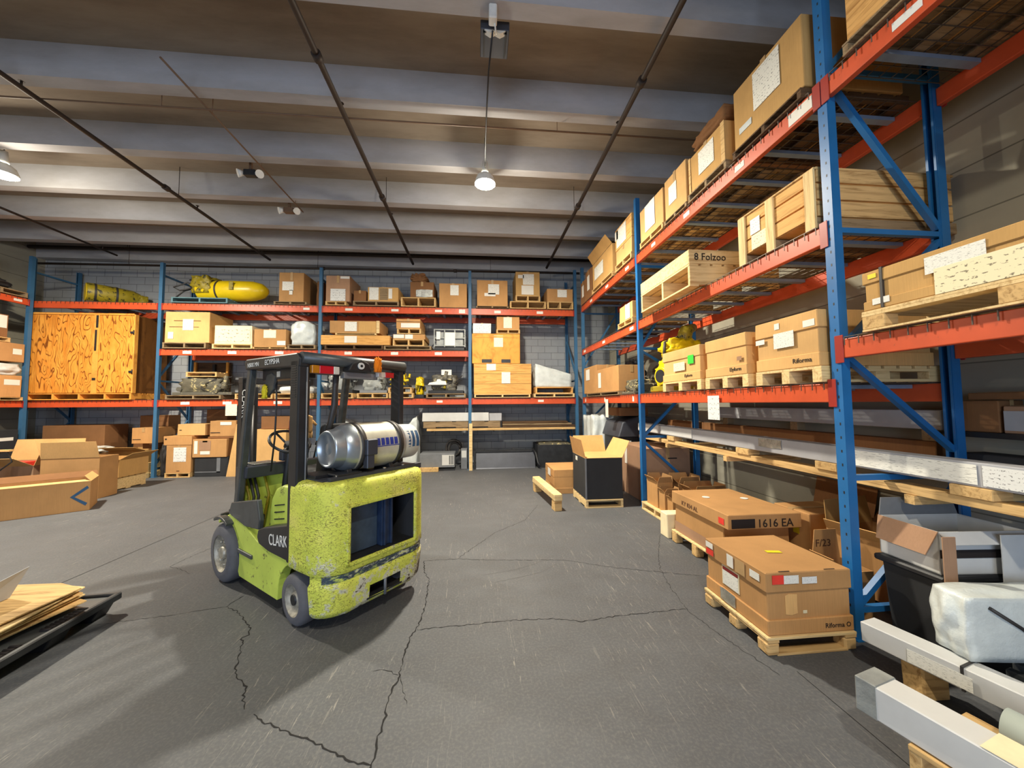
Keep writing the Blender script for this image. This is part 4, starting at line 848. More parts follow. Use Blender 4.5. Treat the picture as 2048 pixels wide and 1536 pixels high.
# --- lowest level: the huge crate and machines
bp('long skid under the huge orange plywood crate', -10.40, -8.16, B1, B1+.155, 'plywood_plain', ns=5, dp=1.0, name='wooden_skid')
t = thing('plywood_crate', 'huge orange plywood crate with swirling grain at the left of the rear rack', 'crate', (-9.26, 9.90, B1+.157))
H = 1.88
MB().box(-1.1, 1.09, -.46, .48, 0, H).build('crate_body', 'plywood_side', t, .004)
MB().box(-1.1, .22, -.475, -.462, .01, H-.01).build('left_door', 'plywood', t, .003); MB().box(.34, 1.09, -.475, -.462, .01, H-.01).build('right_door', 'plywood', t, .003)
MB().box(.22, .34, -.49, -.462, .0, H).build('post_batten', 'plywood_plain', t, .003)
MB().box(.24, .315, -.493, -.4905, .3, .36).box(.255, .3, -.493, -.4905, 1.0, 1.5).box(.27, .32, -.493, -.4905, 1.55, 1.85).build('black_mark', 'ink', t)
MB().box(-1.1, 1.09, -.495, -.477, H-.02, H+.02).box(-1.115, -1.1, -.48, -.44, 0, H).box(1.09, 1.12, -.49, -.40, 0, H).build('edge_batten', 'plywood_plain', t)
for z in (.48, 1.42): MB().box(1.02, 1.10, -.497, -.492, z, z+.05).tube([(1.1, -.5, z-.03), (1.1, -.5, z+.08)], .012, 8).build('hinge', 'dark', t)
t = thing('crate_frame', 'open dark timber frame standing behind the grimy motor', 'crate', (-7.05, 10.38, B1))
for x in (-.45, .35): MB().box(x, x+.05, -.015, .035, 0, 1.0).build('upright', 'plywood_plain', t)
MB().box(-.45, .4, .1, .13, 0, 1.0).build('back_board', 'wood_dark', t); MB().box(.0, .06, .0, .06, 0, .95).build('dark_post', 'dark', t)
bp('grey pallet under the long grimy motor', -7.42, -6.18, B1, B1+.10, 'wood_old')
machine('long grimy grey motor lying on the grey pallet of the lowest level', -7.35, -5.95, 9.45, 10.0, B1+.102, 2.46, ('clutter', 'engine', 'clutter'), 3, n=9, name='old_motor')
pallet('shallow wooden tray laid on top of the grimy motor', -7.05, -6.35, 9.5, 9.9, 2.40, 2.52, 'y', 'wood', ns=2, name='wooden_tray')
bp('pallet at the end of the grimy motor, behind the mast', -5.86, -5.0, B1, B1+.13)
machine('dark gearbox seen through the forklift mast', -5.80, -5.05, 9.5, 10.1, B1+.132, 2.40, ('engine', 'dark', 'clutter'), 8, name='gearbox')
bp('pallet under the white bag seen through the cab', -4.95, -4.1, B1, B1+.13)
wrapped('flat white bag seen through the forklift cab', -4.98, -4.05, 9.42, 10.1, B1+.132, 2.18, 'white', 'white_bag', 'bag', sq=.3, amp=.03, seed=2)
carton('dark grey case with a white side, on the bag seen through the cab', -4.95, -4.45, 9.7, 10.2, 2.19, 2.52, 'sheet', [('F', .6, .05, .98, .95, 'blank', 'white_panel')], name='equipment_case', cat='case', tape=False)
carton('tall white carton behind the rear post of the cab', -4.30, -4.1, 10.37, 10.5, B1, 2.75, 'white', [], tape=False, name='white_carton')
for i, (x0, x1, zz, sd, mt, lb) in enumerate(((-3.86, -3.1, 2.62, 11, ('wrapgrey', 'dark', 'engine'), 'grey machine with glass covers, right of the middle post, seen through the cab'), (-3.0, -2.25, 2.50, 21, ('wrapgrey', 'grey', 'dark'), 'grey bagged motor at the middle of the forklift rear window'))):
    bp('pallet under the ' + ('grey machine with glass covers' if i == 0 else 'grey bagged motor'), x0, x1, B1, B1+.13)
    machine(lb, x0+.02, x1-.02, 9.45, 10.2, B1+.133, zz, mt, sd, name='grey_machine')
bp('pallet under the yellow robot seen through the cab', -2.22, -1.62, B1, B1+.13)
bp('short upper pallet under the yellow robot', -2.24, -1.66, B1+.132, B1+.27, 'wood', dp=.6)
machine('yellow robot arm in the right part of the forklift rear window', -2.28, -1.72, 9.42, 9.85, B1+.272, 2.58, ('yellow', 'dark', 'yellow'), 31, name='robot_arm', n=9)
machine('yellow robot arm just right of the forklift guard post', -1.60, -1.36, 9.45, 10.0, B1, 2.50, ('yellow', 'dark', 'yellow_dark'), 37, name='robot_arm', n=8)
bp('pallet under the machine with the flat white cover', -1.30, -.30, B1, B1+.11, 'wood_old')
t = machine('black and yellow machine with a flat white cover, beside the third post', -1.28, -.34, 9.45, 10.2, B1+.112, 2.56, ('engine', 'dark', 'yellow_dark'), 41, n=10, name='wire_feeder')
MB().prism([(-.46, .22), (.02, .22), (.0, .32), (-.12, .33), (-.14, .37), (-.22, .37), (-.24, .31), (-.42, .28)], 'y', -.37, -.05).build('white_cover', 'white', t, .01)
patch('paper_label', t, 'F', (-.12, -.30, .48), .26, .14, 'blank')
# --- long goods under the last bay
t = thing('rack_arm', 'wooden support arms carrying the long packages below the rear rack', 'support', (.7, 9.9, 1.0))
for x in (-1.9, -.3, 1.6): MB().box(x, x+.05, -.3, .718, -.03, .0).build('arm', 'dark', t)
MB().box(-2.0, 1.9, -.34, -.27, .002, .06).build('front_rail', 'wood', t)
carton('long white package lying below the lowest beam, behind the third post', -1.42, .30, 9.60, 9.85, 1.245, 1.47, 'whitebox', [], name='long_carton', tape=False)
MB_ = carton('short grey continuation of the long white package', .31, .64, 9.62, 9.85, 1.245, 1.45, 'greybox', [], name='long_carton', tape=False)
pallet('timber packing under the long white package', -1.4, .6, 9.62, 9.9, 1.075, 1.243, 'x', 'wood_old', ns=2, nb=5, name='timber_packing')
for i in range(3): tag(MB().box(.66, 2.62-.1*i, 9.58+.02*i, 9.95, 1.075+.05*i, 1.115+.05*i).build('long_board', 'wood_old' if i % 2 else 'wood_dark', None, .003), ('lowest', 'middle', 'topmost')[i]+' long brown board of the pile below the last beam', 'board', 'long brown boards')
tag(MB().box(-.215, -.13, 9.38, 9.43, 0, 1.19).build('timber_stick', 'wood_pale', None, .003), 'pale upright timber leaning at the foot of the third post', 'timber')
t = thing('conveyor_section', 'wide dark steel conveyor section on the floor at the back wall', 'conveyor', (.72, 9.66, 0))
MB().prism([(-.12, .0), (-.06, .0), (.10, .44), (.06, .46), (-.10, .03)], 'x', -.76, .80).build('plate', 'sheet', t, .004); MB().box(-.78, .74, .02, .12, .40, .46).build('top_rail', 'dark', t, .01)
MB().box(-.82, -.77, -.13, .12, 0, .48).build('end_bracket', 'dark', t); MB().tube([(.74, 0, .50), (.80, -.16, .40), (.84, -.26, .16), (.9, -.32, .08)], .025, 10).build('bent_handle', 'dark', t)
t = thing('black_crate', 'black crate filled with rubble, right of the conveyor at the back', 'crate', (2.2, 9.95, 0))
MB().box(-.62, .37, -.4, -.37, 0, .60).box(-.62, .37, .37, .4, 0, .60).box(-.62, -.59, -.37, .37, 0, .60).box(.34, .37, -.37, .37, 0, .60).box(-.59, .34, -.37, .37, 0, .04).build('bin', 'dark', t, .01)
blob(-.57, .32, -.34, .34, .05, .64, .8, .04, 7, 4).build('rubble', 'clutter', t)
t = thing('machine_cabinet', 'grey machine cabinet lying low on the floor behind the forklift', 'machine', (-1.02, 9.68, 0))
MB().box(-.5, .44, -.2, .3, .0, .05).build('base', 'dark', t); MB().box(-.44, .44, -.22, .25, .08, .44).build('housing', 'grey', t, .01); MB().box(.12, .42, -.228, -.221, .14, .40).build('panel', 'whitebox', t)
for k in range(3): MB().box(.30+.04*k, .32+.04*k, -.232, -.229, .16, .38).build('vent', 'dark', t)
b = MB(); b.tube([(math.cos(a/14*2*PI)*.2-.64, 10.02, .5+math.sin(a/14*2*PI)*.22) for a in range(15)], .035, 10); b.tube([(math.cos(a/14*2*PI)*.15-.62, 9.985, .48+math.sin(a/14*2*PI)*.17) for a in range(15)], .03, 10)
tag(b.build('hose_coil', 'strap'), 'black coiled hose leaning behind the grey cabinet', 'hose')
t = thing('switch_cabinet', 'small upright grey cabinet beside the coiled hose', 'cabinet', (-.34, 9.72, 0)); MB().box(-.09, .07, -.1, .15, .0, .52).build('housing', 'grey', t, .008); MB().box(-.07, .05, -.104, -.1, .3, .48).build('panel', 'whitebox', t)
tag(MB().box(-1.62, -.98, 9.33, 9.45, 0, .10).build('timber_block', 'wood_y', None, .005), 'short orange timber lying on the floor behind the forklift', 'timber')
wrapped('pale plastic-draped load leaning on the wall right of the forklift guard', -2.14, -1.56, 9.75, 10.5, 0, 1.5, 'wrap', 'draped_load', 'wrapped load', sq=.75, amp=.06, seed=12, top=lambda u, v: .55+.45*u)
wrapped('pale plastic-draped load seen behind the gas bottle, near the middle post', -3.85, -3.05, 9.75, 10.5, 0, 1.35, 'wrap', 'draped_load', 'wrapped load', sq=.6, amp=.06, seed=17, top=lambda u, v: 1-.5*abs(u-.45))
# --- floor below the first bays
bp('pallet under the carton bearing a black symbol', -7.36, -6.80, 0, .11, dp=.8)
bc('upright carton bearing a white sheet with a black symbol', -7.35, -6.80, .112, .76, 'card', [('F', .3, .4, .8, .92, 'paper_big'), ('F', .44, .05, .56, .08, 'inkbrown', 'print')], dp=.6)
bc('flat carton lying across the symbol carton', -7.42, -6.80, .762, .98, 'card', [('F', .06, .6, .12, .75, 'ink', 'print')], dp=.6)
t = thing('server_rack', 'black equipment box under the overhanging cartons', 'equipment', (-6.36, 9.75, 0)); MB().box(-.38, .38, -.3, .3, 0, .46).build('housing', 'darkfab', t, .01); MB().box(.12, .2, -.306, -.3, .1, .44).box(-.36, .2, -.306, -.3, .1, .12).build('frame_strip', 'grey', t)
bc('wide carton with a shipping label and white sticker, on the black equipment box', -6.78, -6.02, .462, .90, 'card', [('F', .06, .2, .16, .9, 'blank'), ('F', .24, .16, .52, .34, 'blank'), ('F', .3, .82, .44, .9, 'blank'), ('F', .20, .38, .54, .9, 'card_pink', 'panel')], dp=.7)
bc('tilted empty carton above the symbol carton', -7.18, -6.56, .982, 1.26, 'card_light', [('F', .08, .44, .16, .5, 'ink', 'print')], dp=.5, y0=9.5)
bc('carton with a white label, topmost of the floor stack left of the mast', -6.46, -5.86, .95, 1.33, 'card', [('F', .4, .72, .82, .92, 'blank'), ('F', .04, .22, .4, .26, 'ink', 'print')], dp=.5, y0=9.5)
bc('flat pressed carton between the label carton and the wide carton', -6.50, -5.84, .902, .948, 'card_dark', [], dp=.5, y0=9.5, tape=False)
tag(MB().prism([(-5.98, .0), (-5.72, .0), (-5.60, 1.25), (-5.78, 1.25)], 'y', 9.38, 9.40).build('cardboard_sheet', 'card_light'), 'tall tan cardboard sheet leaning beside the mast', 'cardboard')
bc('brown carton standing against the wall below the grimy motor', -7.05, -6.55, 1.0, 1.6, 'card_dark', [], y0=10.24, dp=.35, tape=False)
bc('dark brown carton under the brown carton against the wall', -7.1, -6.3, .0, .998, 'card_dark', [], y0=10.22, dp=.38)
bc('tan carton seen below the steering wheel through the cab', -5.55, -4.75, 0, 1.1, 'card_light', [], dp=.7, y0=9.6)
bc('brown carton behind the steering wheel, topmost of its stack', -5.4, -4.6, 1.102, 1.42, 'card_dark', [], dp=.6, y0=9.7)
bp('pallet of pale boards on the floor left of the second post', -8.46, -7.76, 0, .12, 'wood_pale', dp=.8)
t = bc('pale wooden box on the pallet left of the second post', -8.44, -7.78, .122, .36, 'wood_pale', [], dp=.7, name='wooden_box', cat='crate', tape=False)
t = bc('open shallow carton tray with brown inside, left of the second post', -8.60, -7.80, .362, .66, 'card_yellow', [], dp=.75, kind='open'); flap(t, 'F', .8, .75, .298, .28, 70, 'card_yellow')
bc('small carton with a red-brown side beside the tray', -8.10, -7.74, .66+.005, .80, 'card_dark', [], y0=9.7, dp=.4)
bc('carton with a tan open top, leaning left of the second post', -8.22, -7.72, .802, 1.18, 'card', [('F', .05, .24, .4, .28, 'ink', 'print')], dp=.6, y0=9.55)
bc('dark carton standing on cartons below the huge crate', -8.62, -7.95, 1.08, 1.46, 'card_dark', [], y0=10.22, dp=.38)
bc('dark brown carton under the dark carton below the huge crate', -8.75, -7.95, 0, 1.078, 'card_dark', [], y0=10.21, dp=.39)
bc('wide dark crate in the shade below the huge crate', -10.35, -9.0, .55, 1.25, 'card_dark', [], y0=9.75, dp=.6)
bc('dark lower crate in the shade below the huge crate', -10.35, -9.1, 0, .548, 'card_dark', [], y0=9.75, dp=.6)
wrapped('crumpled white plastic sheet on cartons below the huge crate', -9.24, -8.66, 9.12, 9.68, .62, .76, 'white', 'plastic_sheet', 'plastic', sq=.6, amp=.15, seed=5)
bc('brown carton carrying the crumpled white plastic', -9.25, -8.62, 0, .618, 'card_dark', [], y0=9.1, dp=.6)
wrapped('black equipment wrapped in plastic at the foot of the second post', -7.60, -7.44, 9.55, 10.0, 0, .80, 'strap', 'wrapped_equipment', 'wrapped load', amp=.1, seed=7)
# ================================================================ goods on the right-hand rack (faces look toward -X)
RX = 2.655
def rc(label, y0, y1, z0, z1, mat='card_yellow', ms=(), x0=RX, dp=.9, **k): return carton(label, x0, x0+dp, y0, y1, z0, z1, mat, ms, **k)
def rp(label, y0, y1, z0, z1, mat='wood', x0=RX-.02, dp=1.0, **k): return pallet(label, x0, x0+dp, y0, y1, z0, z1, 'x', mat, **k)
# top level, near bay
rp('pallet under the wooden box at the very top right', 1.15, 2.26, R3, R3+.09, 'wood_old')
rc('wooden box with a black arrow mark at the very top right, cut by the frame', 1.18, 2.24, R3+.092, 4.95, 'crate_wood_y', [('L', .05, .62, .12, .9, 'ink', 'print'), ('L', .10, .5, .16, .54, 'ink', 'print')], name='wooden_box', cat='crate', tape=False)
rp('added unseen long pallet on the near top beam, under the light-blocking carton', -.7, 1.05, R3, R3+.12, 'wood_old')
rc('added unseen carton on the near top beam, blocking light from behind', -.65, 1.0, R3+.122, 5.1, 'card')  # out of view with its pallet, added to block light from behind
# top level, far bay
rp('dark pallet under the biggest carton of the right rack top', 2.60, 3.40, R3, R3+.085, 'wood_dark')
t = rc('biggest tan carton on top of the right rack, with a large crumpled paper', 2.58, 3.38, R3+.087, 4.90, 'card_yellow', [('L', .34, .34, .72, .92, 'paper'), ('L', .1, .2, .3, .3, 'wrap', 'tape_patch')])
rc('thin brown carton just behind the biggest top carton', 3.40, 3.46, R3, 5.0, 'card_dark', x0=2.85, dp=.7, tape=False)
rp('pallet under the second top carton', 3.50, 4.20, R3, R3+.10, 'wood_old')
t = rc('wooden-sided top carton under a sagging dark cover, third from the near post', 3.52, 4.18, R3+.102, 4.74, 'card_yellow', [('L', .30, .28, .72, .88, 'paper'), ('L', .0, 0, .06, 1, 'wood_y', 'batten'), ('L', .9, 0, .99, 1, 'wood_y', 'batten')])
blob(-.44, .44, -.31, .31, .538, .67, .8, .05, 3, 5).build('sagging_cover', 'card_dark', t)
rp('pallet under the top carton with a narrow paper', 4.24, 4.79, R3, R3+.06, 'wood_old')
rc('top carton with a narrow paper, fourth from the near post', 4.25, 4.78, R3+.062, 4.82, 'card_light', [('L', .22, .3, .58, .74, 'paper')])
rp('pallet under the top carton with a tall paper', 4.83, 5.56, R3, R3+.09)
rc('top carton with a tall blank paper, just near of the second post', 4.84, 5.56, R3+.092, 4.80, 'card_light', [('L', .25, .2, .68, .98, 'blank')])
rp('pallet under the two-part carton beyond the second post', 5.90, 6.62, R3, R3+.12)
rc('lower half of the two-part carton beyond the second post', 5.90, 6.60, R3+.122, 4.58, 'card_light', [])
rc('upper half with papers of the two-part carton beyond the second post', 5.90, 6.62, 4.582, 5.0, 'crate_wood_y', [('L', .1, .1, .7, .9, 'paper'), ('L', .0, .5, .2, .9, 'blank')], tape=False)
rp('pallet under the large top carton with folded lid', 6.78, 8.05, R3, R3+.1)
t = rc('large top carton with a folded lid, two beyond the second post', 6.80, 8.02, R3+.102, 4.86, 'card_yellow', [('L', .12, .3, .58, .78, 'paper')]); flap(t, 'L', .9, 1.2, .576, .22, 35, 'card_yellow')
rc('brown top carton with a tall paper next to the corner', 8.12, 8.56, R3, 4.88, 'card_dark', [('L', .3, .3, .7, .8, 'blank')])
rc('last brown top carton at the corner post', 8.60, 9.0, R3, 4.76, 'card_dark', [('L', .3, .3, .7, .8, 'blank')])
# middle level
t = thing('slatted_crate', 'long pale wooden crate with corner boards on the middle level of the right rack', 'crate', (3.31, 2.98, R2)); w, d, h = 1.26, .84, .50
MB().box(-w/2+.02, w/2-.02, -d/2+.02, d/2-.02, .1, h-.02).build('box_body', 'crate_wood', t)
b = MB(); b2 = MB()
for z in (.10, .24, .38):
    b.box(-w/2+.004, -w/2+.02, -d/2+.02, d/2-.02, z+.004, z+.128); b2.box(-w/2+.02, w/2-.02, -d/2+.004, -d/2+.02, z+.004, z+.128)
b.build('side_board', 'crate_wood_y', t, .002); b2.build('side_board', 'wood', t, .002)
for y in (-d/2, -.02, d/2-.09): MB().box(-w/2-.016, -w/2+.003, y, y+.09, .0, h-.01).build('corner_board', 'wood_pale_z', t, .002)
for y in (-d/2, -.02, d/2-.09): MB().box(-w/2, w/2, y, y+.08, 0, .09).build('skid', 'wood_old', t, .003)
MB().box(-w/2-.01, w/2, -d/2, d/2, h-.016, h).build('lid', 'wood', t, .002)
patch('paper_label', t, 'L', (-w/2-.001, .27, .26), .12, .15, 'paper_big'); patch('paper_label', t, 'L', (-w/2-.001, .26, .11), .2, .14, 'drawing')
t = rp('deep pale pallet that sticks out of the middle level', 4.0, 5.28, R2, R2+.27, 'wood_pale', x0=2.50, dp=1.15, nb=8)
t = rc('low wooden box printed in black, on the deep pale pallet', 4.0, 5.28, R2+.272, R2+.45, 'wood_pale', [], x0=2.50, dp=1.12, name='wooden_box', cat='crate', tape=False)
text('8 Folzoo', t, 'F', (-.50, -.646, .045), .12, 'ink', sx=.95); 
rp('pallet under the small white-faced carton left of the second post', 5.92, 6.56, R2, R2+.1)
rc('small carton with a white face, behind the second post on the middle level', 5.95, 6.5, R2+.102, 3.46, 'card_light', [('L', .5, .05, .85, .95, 'blank')], dp=.6)
machine('dark machinery in the shade behind the small white-faced carton', 3.3-.35, 3.3+.35, 6.8, 7.6, R2, 3.45, ('engine', 'dark', 'dark'), 51, name='machine')
# lowest level: three lidded cartons on pallets
for i, (y0, y1, lb, mk) in enumerate(((2.54, 3.20, 'nearest of three lidded cartons on the lowest level, with a white label', [('L', .34, .42, .66, .72, 'paper'), ('L', .02, .56, .18, .66, 'blank'), ('L', .80, .72, .96, .84, 'blank'), ('L', .36, .80, .44, .92, 'blank')]),
      (3.30, 3.97, 'middle of three lidded cartons on the lowest level', [('L', .8, .34, .9, .44, 'card_pink', 'panel')]), (4.05, 4.94, 'farthest of three lidded cartons on the lowest level, with a green sticker', [('L', .34, .32, .64, .58, 'drawing'), ('L', .72, .48, .86, .74, 'green', 'sticker')]))):
    k = ('nearest', 'middle', 'farthest')[i]
    rp('block pallet under the %s lidded carton' % k, y0, y1, R1, R1+.125, 'wood_pale', block=True, dp=1.05, x0=2.63)
    t = rc(lb, y0+.01, y1-.01, R1+.127, 2.42 if i == 0 else 2.39, 'card_light', mk, kind='lid', dp=1.0, x0=2.63)
    text('Elyform' if i else 'Riforma', t, 'L', (-.502, -(y1-y0)*.12, .04), .055, 'ink')
# beyond the second post
rp('pallet under the two brown cartons beside the corner', 6.6, 8.6, R1, R1+.07, 'wood_old')
rc('brown carton with a tall paper beside the corner, lowest level', 7.9, 8.85, R1+.072, 2.56, 'card', [('L', .2, .5, .5, .9, 'blank')], dp=.52)
rc('open-topped brown carton with a tall label, lowest level near the second post', 6.62, 7.86, R1+.072, 2.42, 'card', [('L', .08, .2, .22, .85, 'blank')], dp=.52)
machine('dark cart with blue grey bars behind the two brown cartons', 3.22, 3.64, 7.3, 7.9, R1+.072, 2.75, ('dark', 'grey', 'sheet'), 61, name='machine')
machine('grimy parts on a pallet just left of the second post, lowest level', 2.66, 3.3, 5.98, 6.56, R1, 2.16, ('clutter', 'engine', 'clutter'), 62, name='machine_part')
t = thing('yellow_robot', 'big yellow robot with a dark round opening, behind the second post', 'robot', (3.12, 5.25, R1))
MB().box(-.42, .42, -.22, .22, 0, .10).build('base', 'yellow_dark', t, .02); blob(-.36, .36, -.2, .2, .08, .5, .6, .1, 3, 2).build('body', 'yellow', t)
MB().tube([(-.1, -.05, .26), (-.38, -.12, .24), (-.43, -.13, .24)], [.17, .15, .13], 24).build('motor_flange', 'yellow', t, .005); MB().tube([(-.425, -.13, .24), (-.438, -.133, .24)], .095, 22).build('opening', 'dark', t)
blob(-.3, .25, -.18, .2, .48, .82, .5, .15, 3, 7).build('shoulder', 'yellow', t); MB().tube([(0, 0, .7), (.05, -.05, .95), (.2, 0, 1.0)], [.12, .1, .06], 16).build('arm', 'yellow_dark', t)
MB().tube([(-.35, -.1, .5), (-.3, -.05, .75), (.1, 0, .9), (.2, .05, .6)], .025, 10).build('cable', 'strap', t)
t = thing('notice_sheet', 'white printed notice taped on the lowest orange beam of the right rack', 'paper', (2.652, 3.97, 1.50)); patch('sheet', t, 'L', (0, 0, 0), .2, .27, 'paper_big'); 
t = thing('notice_sheet', 'white notice hanging from the lowest rear beam, left of the mast', 'paper', (-6.08, 9.44, 1.45)); patch('sheet', t, 'F', (0, 0, 0), .26, .28, 'paper_cream')
t = thing('hang_tag', 'narrow white tag hanging from the lowest beam near the corner', 'tag', (2.652, 7.35, 1.40)); patch('sheet', t, 'L', (0, 0, 0), .16, .37, 'blank')
# near bay, lower shelf: long strapped carton on block pallet, added unseen cartons that block light
t = thing('wooden_pallet', 'large block pallet under the long strapped carton at right', 'pallet', (3.17, 1.50, RN)); w, d = 1.1, 1.44
MB().box(-w/2, w/2, -d/2, d/2, .118, .135).build('top_deck', 'wood_pale', t, .002)
for j in range(3):
    for i in range(3): x = -w/2+.05+(w-.1)*i/2; y = -d/2+.07+(d-.14)*j/2; MB().box(x-.05, x+.05, y-.07, y+.07, .012, .10).build('block', 'wood', t, .004)
for i in range(3): x = -w/2+.05+(w-.1)*i/2; MB().box(x-.05, x+.05, -d/2, d/2, .1002, .1178).box(x-.05, x+.05, -d/2, d/2, 0, .0118).build('runner', 'wood_pale', t)
t = rc('long strapped carton with a white plastic pouch, on the large block pallet', .80, 2.21, RN+.137, RN+.40, 'card_yellow', [], x0=2.625, dp=.9, kind='lid', inset=.01)
h = .263; w, d = .9, 1.41
for u in (.085, .70): MB().box(-w/2-.006, w/2+.006, d/2-u*d-.008, d/2-u*d+.008, .002, h+.005).build('strap_band', 'strap', t)
patch('paper_label', t, 'L', (-w/2-.003, d/2-.25*d, .13), .26, .10, 'paper'); patch('plastic_pouch', t, 'L', (-w/2-.0045, d/2-.28*d, .0), .38, .15, 'drawing')
patch('paper_label', t, 'L', (-w/2-.003, d/2-.02-.03*d, .03), .1, .04, 'paper'); patch('yellow_mark', t, 'L', (-w/2-.004, d/2-.03*d, .21), .05, .03, 'yelsticker'); patch('paper_label', t, 'L', (-w/2-.003, d/2-.62*d, .19), .15, .05, 'blank')
text('Riforma', t, 'L', (-w/2-.003, d/2-.74*d, .09), .055, 'ink')
for y0, y1, lb in ((.02, .70, 'added unseen tall carton blocking light, nearer one on the near lower shelf'), (-.85, -.05, 'added unseen tall carton blocking light, farther one on the near lower shelf')): rc(lb, y0, y1, RN, 3.85, 'card', dp=.98)  # out of view, added to darken the crate side and right wall
# long white packages on timber, below the lowest beam
t = thing('cantilever_arm', 'timber cradle carrying the long white packages under the right rack', 'support', (3.1, 4.2, 0))
for y in (-1.9, 0, 1.38):
    MB().box(-.1, .879, y-.03, y+.03, .98, 1.04).build('arm', 'wood', t)
t2 = [('long timber rail under the lower long white package', 3.02, 3.16, 1.70, 6.60, 1.042, 1.10, 'wood_y')]
for lb, x0, x1, y0, y1, z0, z1, mt in t2: tag(MB().box(x0, x1, y0, y1, z0, z1).build('timber_rail', mt, None, .003), lb, 'timber')
for k, (y, lb) in enumerate(((2.02, 'near timber block under the white package end, at the right edge'), (2.95, 'timber block under the white package just right of the near post'), (3.95, 'third timber block under the white package from the viewer'), (5.5, 'farthest timber block under the white package'))):
    tag(MB().box(3.0, 3.14, y-.14, y+.06, 1.102, 1.17).build('timber_block', 'wood', None, .004), lb, 'timber', 'timber blocks under the long white package')
def longbox(label, ax, L, w, h, loc, rz, mat, ms, name='long_carton'):
    t = thing(name, label, 'package', loc, rz); MB().box(-w/2, w/2, -L/2, L/2, 0, h, None, .003).build('box_body', mat, t, .005); marks(t, w+.006, L, h, ms); return t
longbox('lower long white package running behind the near post to the right edge', 'y', 4.9, .14, .15, (3.08, 4.15, 1.172), 0, 'greybox', [('L', .0, .1, .35, .9, 'whitebox', 'white_sleeve'), ('L', .80, .1, .95, .9, 'paper', 'paper_label'), ('L', .955, .1, .995, .9, 'paper_big', 'paper_label'), ('L', .60, .35, .66, .92, 'silver', 'paper_label')])
longbox('upper long grey package tucked just under the lowest beam', 'y', 2.9, .16, .16, (3.79, 4.04, 1.46), 0, 'greybox', [('L', .0, .2, .08, .9, 'whitebox', 'white_sleeve')])
longbox('brown board package behind the long white packages', 'y', 4.2, .12, .12, (3.79, 4.75, 1.24), 0, 'card_dark', [])
for k, y in enumerate((2.7, 4.0, 5.2)): tag(MB().box(3.74, 3.84, y-.05, y+.05, 1.362, 1.458).build('timber_spacer', 'wood_old', None, .003), ('nearest', 'middle', 'farthest')[k]+' small timber spacer between two shaded long packages at the side wall', 'timber', 'shaded timber spacers')
t = thing('wall_bracket', 'dark wall brackets holding the shaded long packages at the side wall', 'bracket', (3.8, 4.3, 1.2))
for y in (-1.55, 0, 1.9): MB().box(-.09, .178, y-.02, y+.02, .0, .038).build('arm', 'dark', t)
# ================================================================ right rack, on the floor
Zp = .12
t = thing('wooden_pallet', 'block pallet under the nearest big floor carton', 'pallet', (2.255, 2.68, 0)); w, d = .66, .68
MB().box(-w/2, w/2, -d/2, d/2, .102, .12).build('top_deck', 'wood_pale', t, .002)
for i in range(2):
    x = -w/2+.045+(w-.09)*i
    for j in range(3): y = -d/2+.05+(d-.1)*j/2; MB().box(x-.045, x+.045, y-.05, y+.05, .0, .0848, None, .003).build('block', 'wood', t, .012)
    MB().box(x-.04, x+.04, -d/2, d/2, .0852, .1018).build('runner', 'wood', t)
MB().box(-w/2+.07, w/2-.07, -d/2, -d/2+.07, 0, .016).build('bottom_board', 'wood', t, .002)
x0, x1, y0, y1 = 1.945, 2.585, 2.355, 3.02
t = carton('nearest big floor carton with red and white stickers, on a block pallet', x0, x1, y0, y1, .122, .535, 'card', [], kind='lid', inset=.012)
w, d, h = x1-x0, y1-y0, .413
patch('red_sticker', t, 'F', (-w/2+.04, -d/2-.004, h-.075), .085, .06, 'redsticker'); patch('paper_label', t, 'F', (-w/2+.125, -d/2-.004, h-.075), .11, .055, 'paper'); patch('paper_label', t, 'F', (-w/2+.26, -d/2-.004, h-.08), .11, .045, 'paper_big')
patch('torn_patch', t, 'F', (-w/2+.14, -d/2+.0105, .13), .09, .13, 'card_light', jag=1); patch('torn_patch', t, 'F', (-w/2+.27, -d/2+.0105, .13), .03, .02, 'cream', jag=1)
text('Riforma O', t, 'F', (w/2-.22, -d/2-.001, .03), .045, 'ink')
patch('paper_label', t, 'L', (-w/2-.004, d/2-.02, h-.06), .09, .045, 'blank'); patch('red_sticker', t, 'L', (-w/2-.004, d/2-.025, h-.115), .09, .045, 'redsticker')
patch('paper_label', t, 'L', (-w/2-.004, d/2-.28, h-.11), .07, .09, 'blank'); patch('paper_label', t, 'L', (-w/2-.004, d/2-.52, h-.08), .09, .05, 'paper'); patch('silver_tape', t, 'L', (-w/2-.004, d/2-.37, h-.115), .1, .1, 'tape')
patch('label_frame', t, 'L', (-w/2+.0105, d/2-.20, .13), .19, .15, 'cream'); patch('label_top', t, 'L', (-w/2+.008, d/2-.21, .245), .17, .025, 'darkred'); patch('label_body', t, 'L', (-w/2+.008, d/2-.21, .135), .17, .108, 'paper')
patch('foil_patch', t, 'L', (-w/2-.004, d/2-.19, .012), .17, .09, 'silver', jag=1); patch('yellow_sticker', t, 'T', (-.04, -.02, h+.001), .11, .04, 'yelsticker', rot=-.15)
MB().box(-w/2+.1, -w/2+.18, -d/2+.006, -d/2+.012, h+.0015, h+.004).box(w/2-.2, w/2-.12, -d/2+.006, -d/2+.012, h+.0015, h+.004).build('hand_slot', 'ink', t)
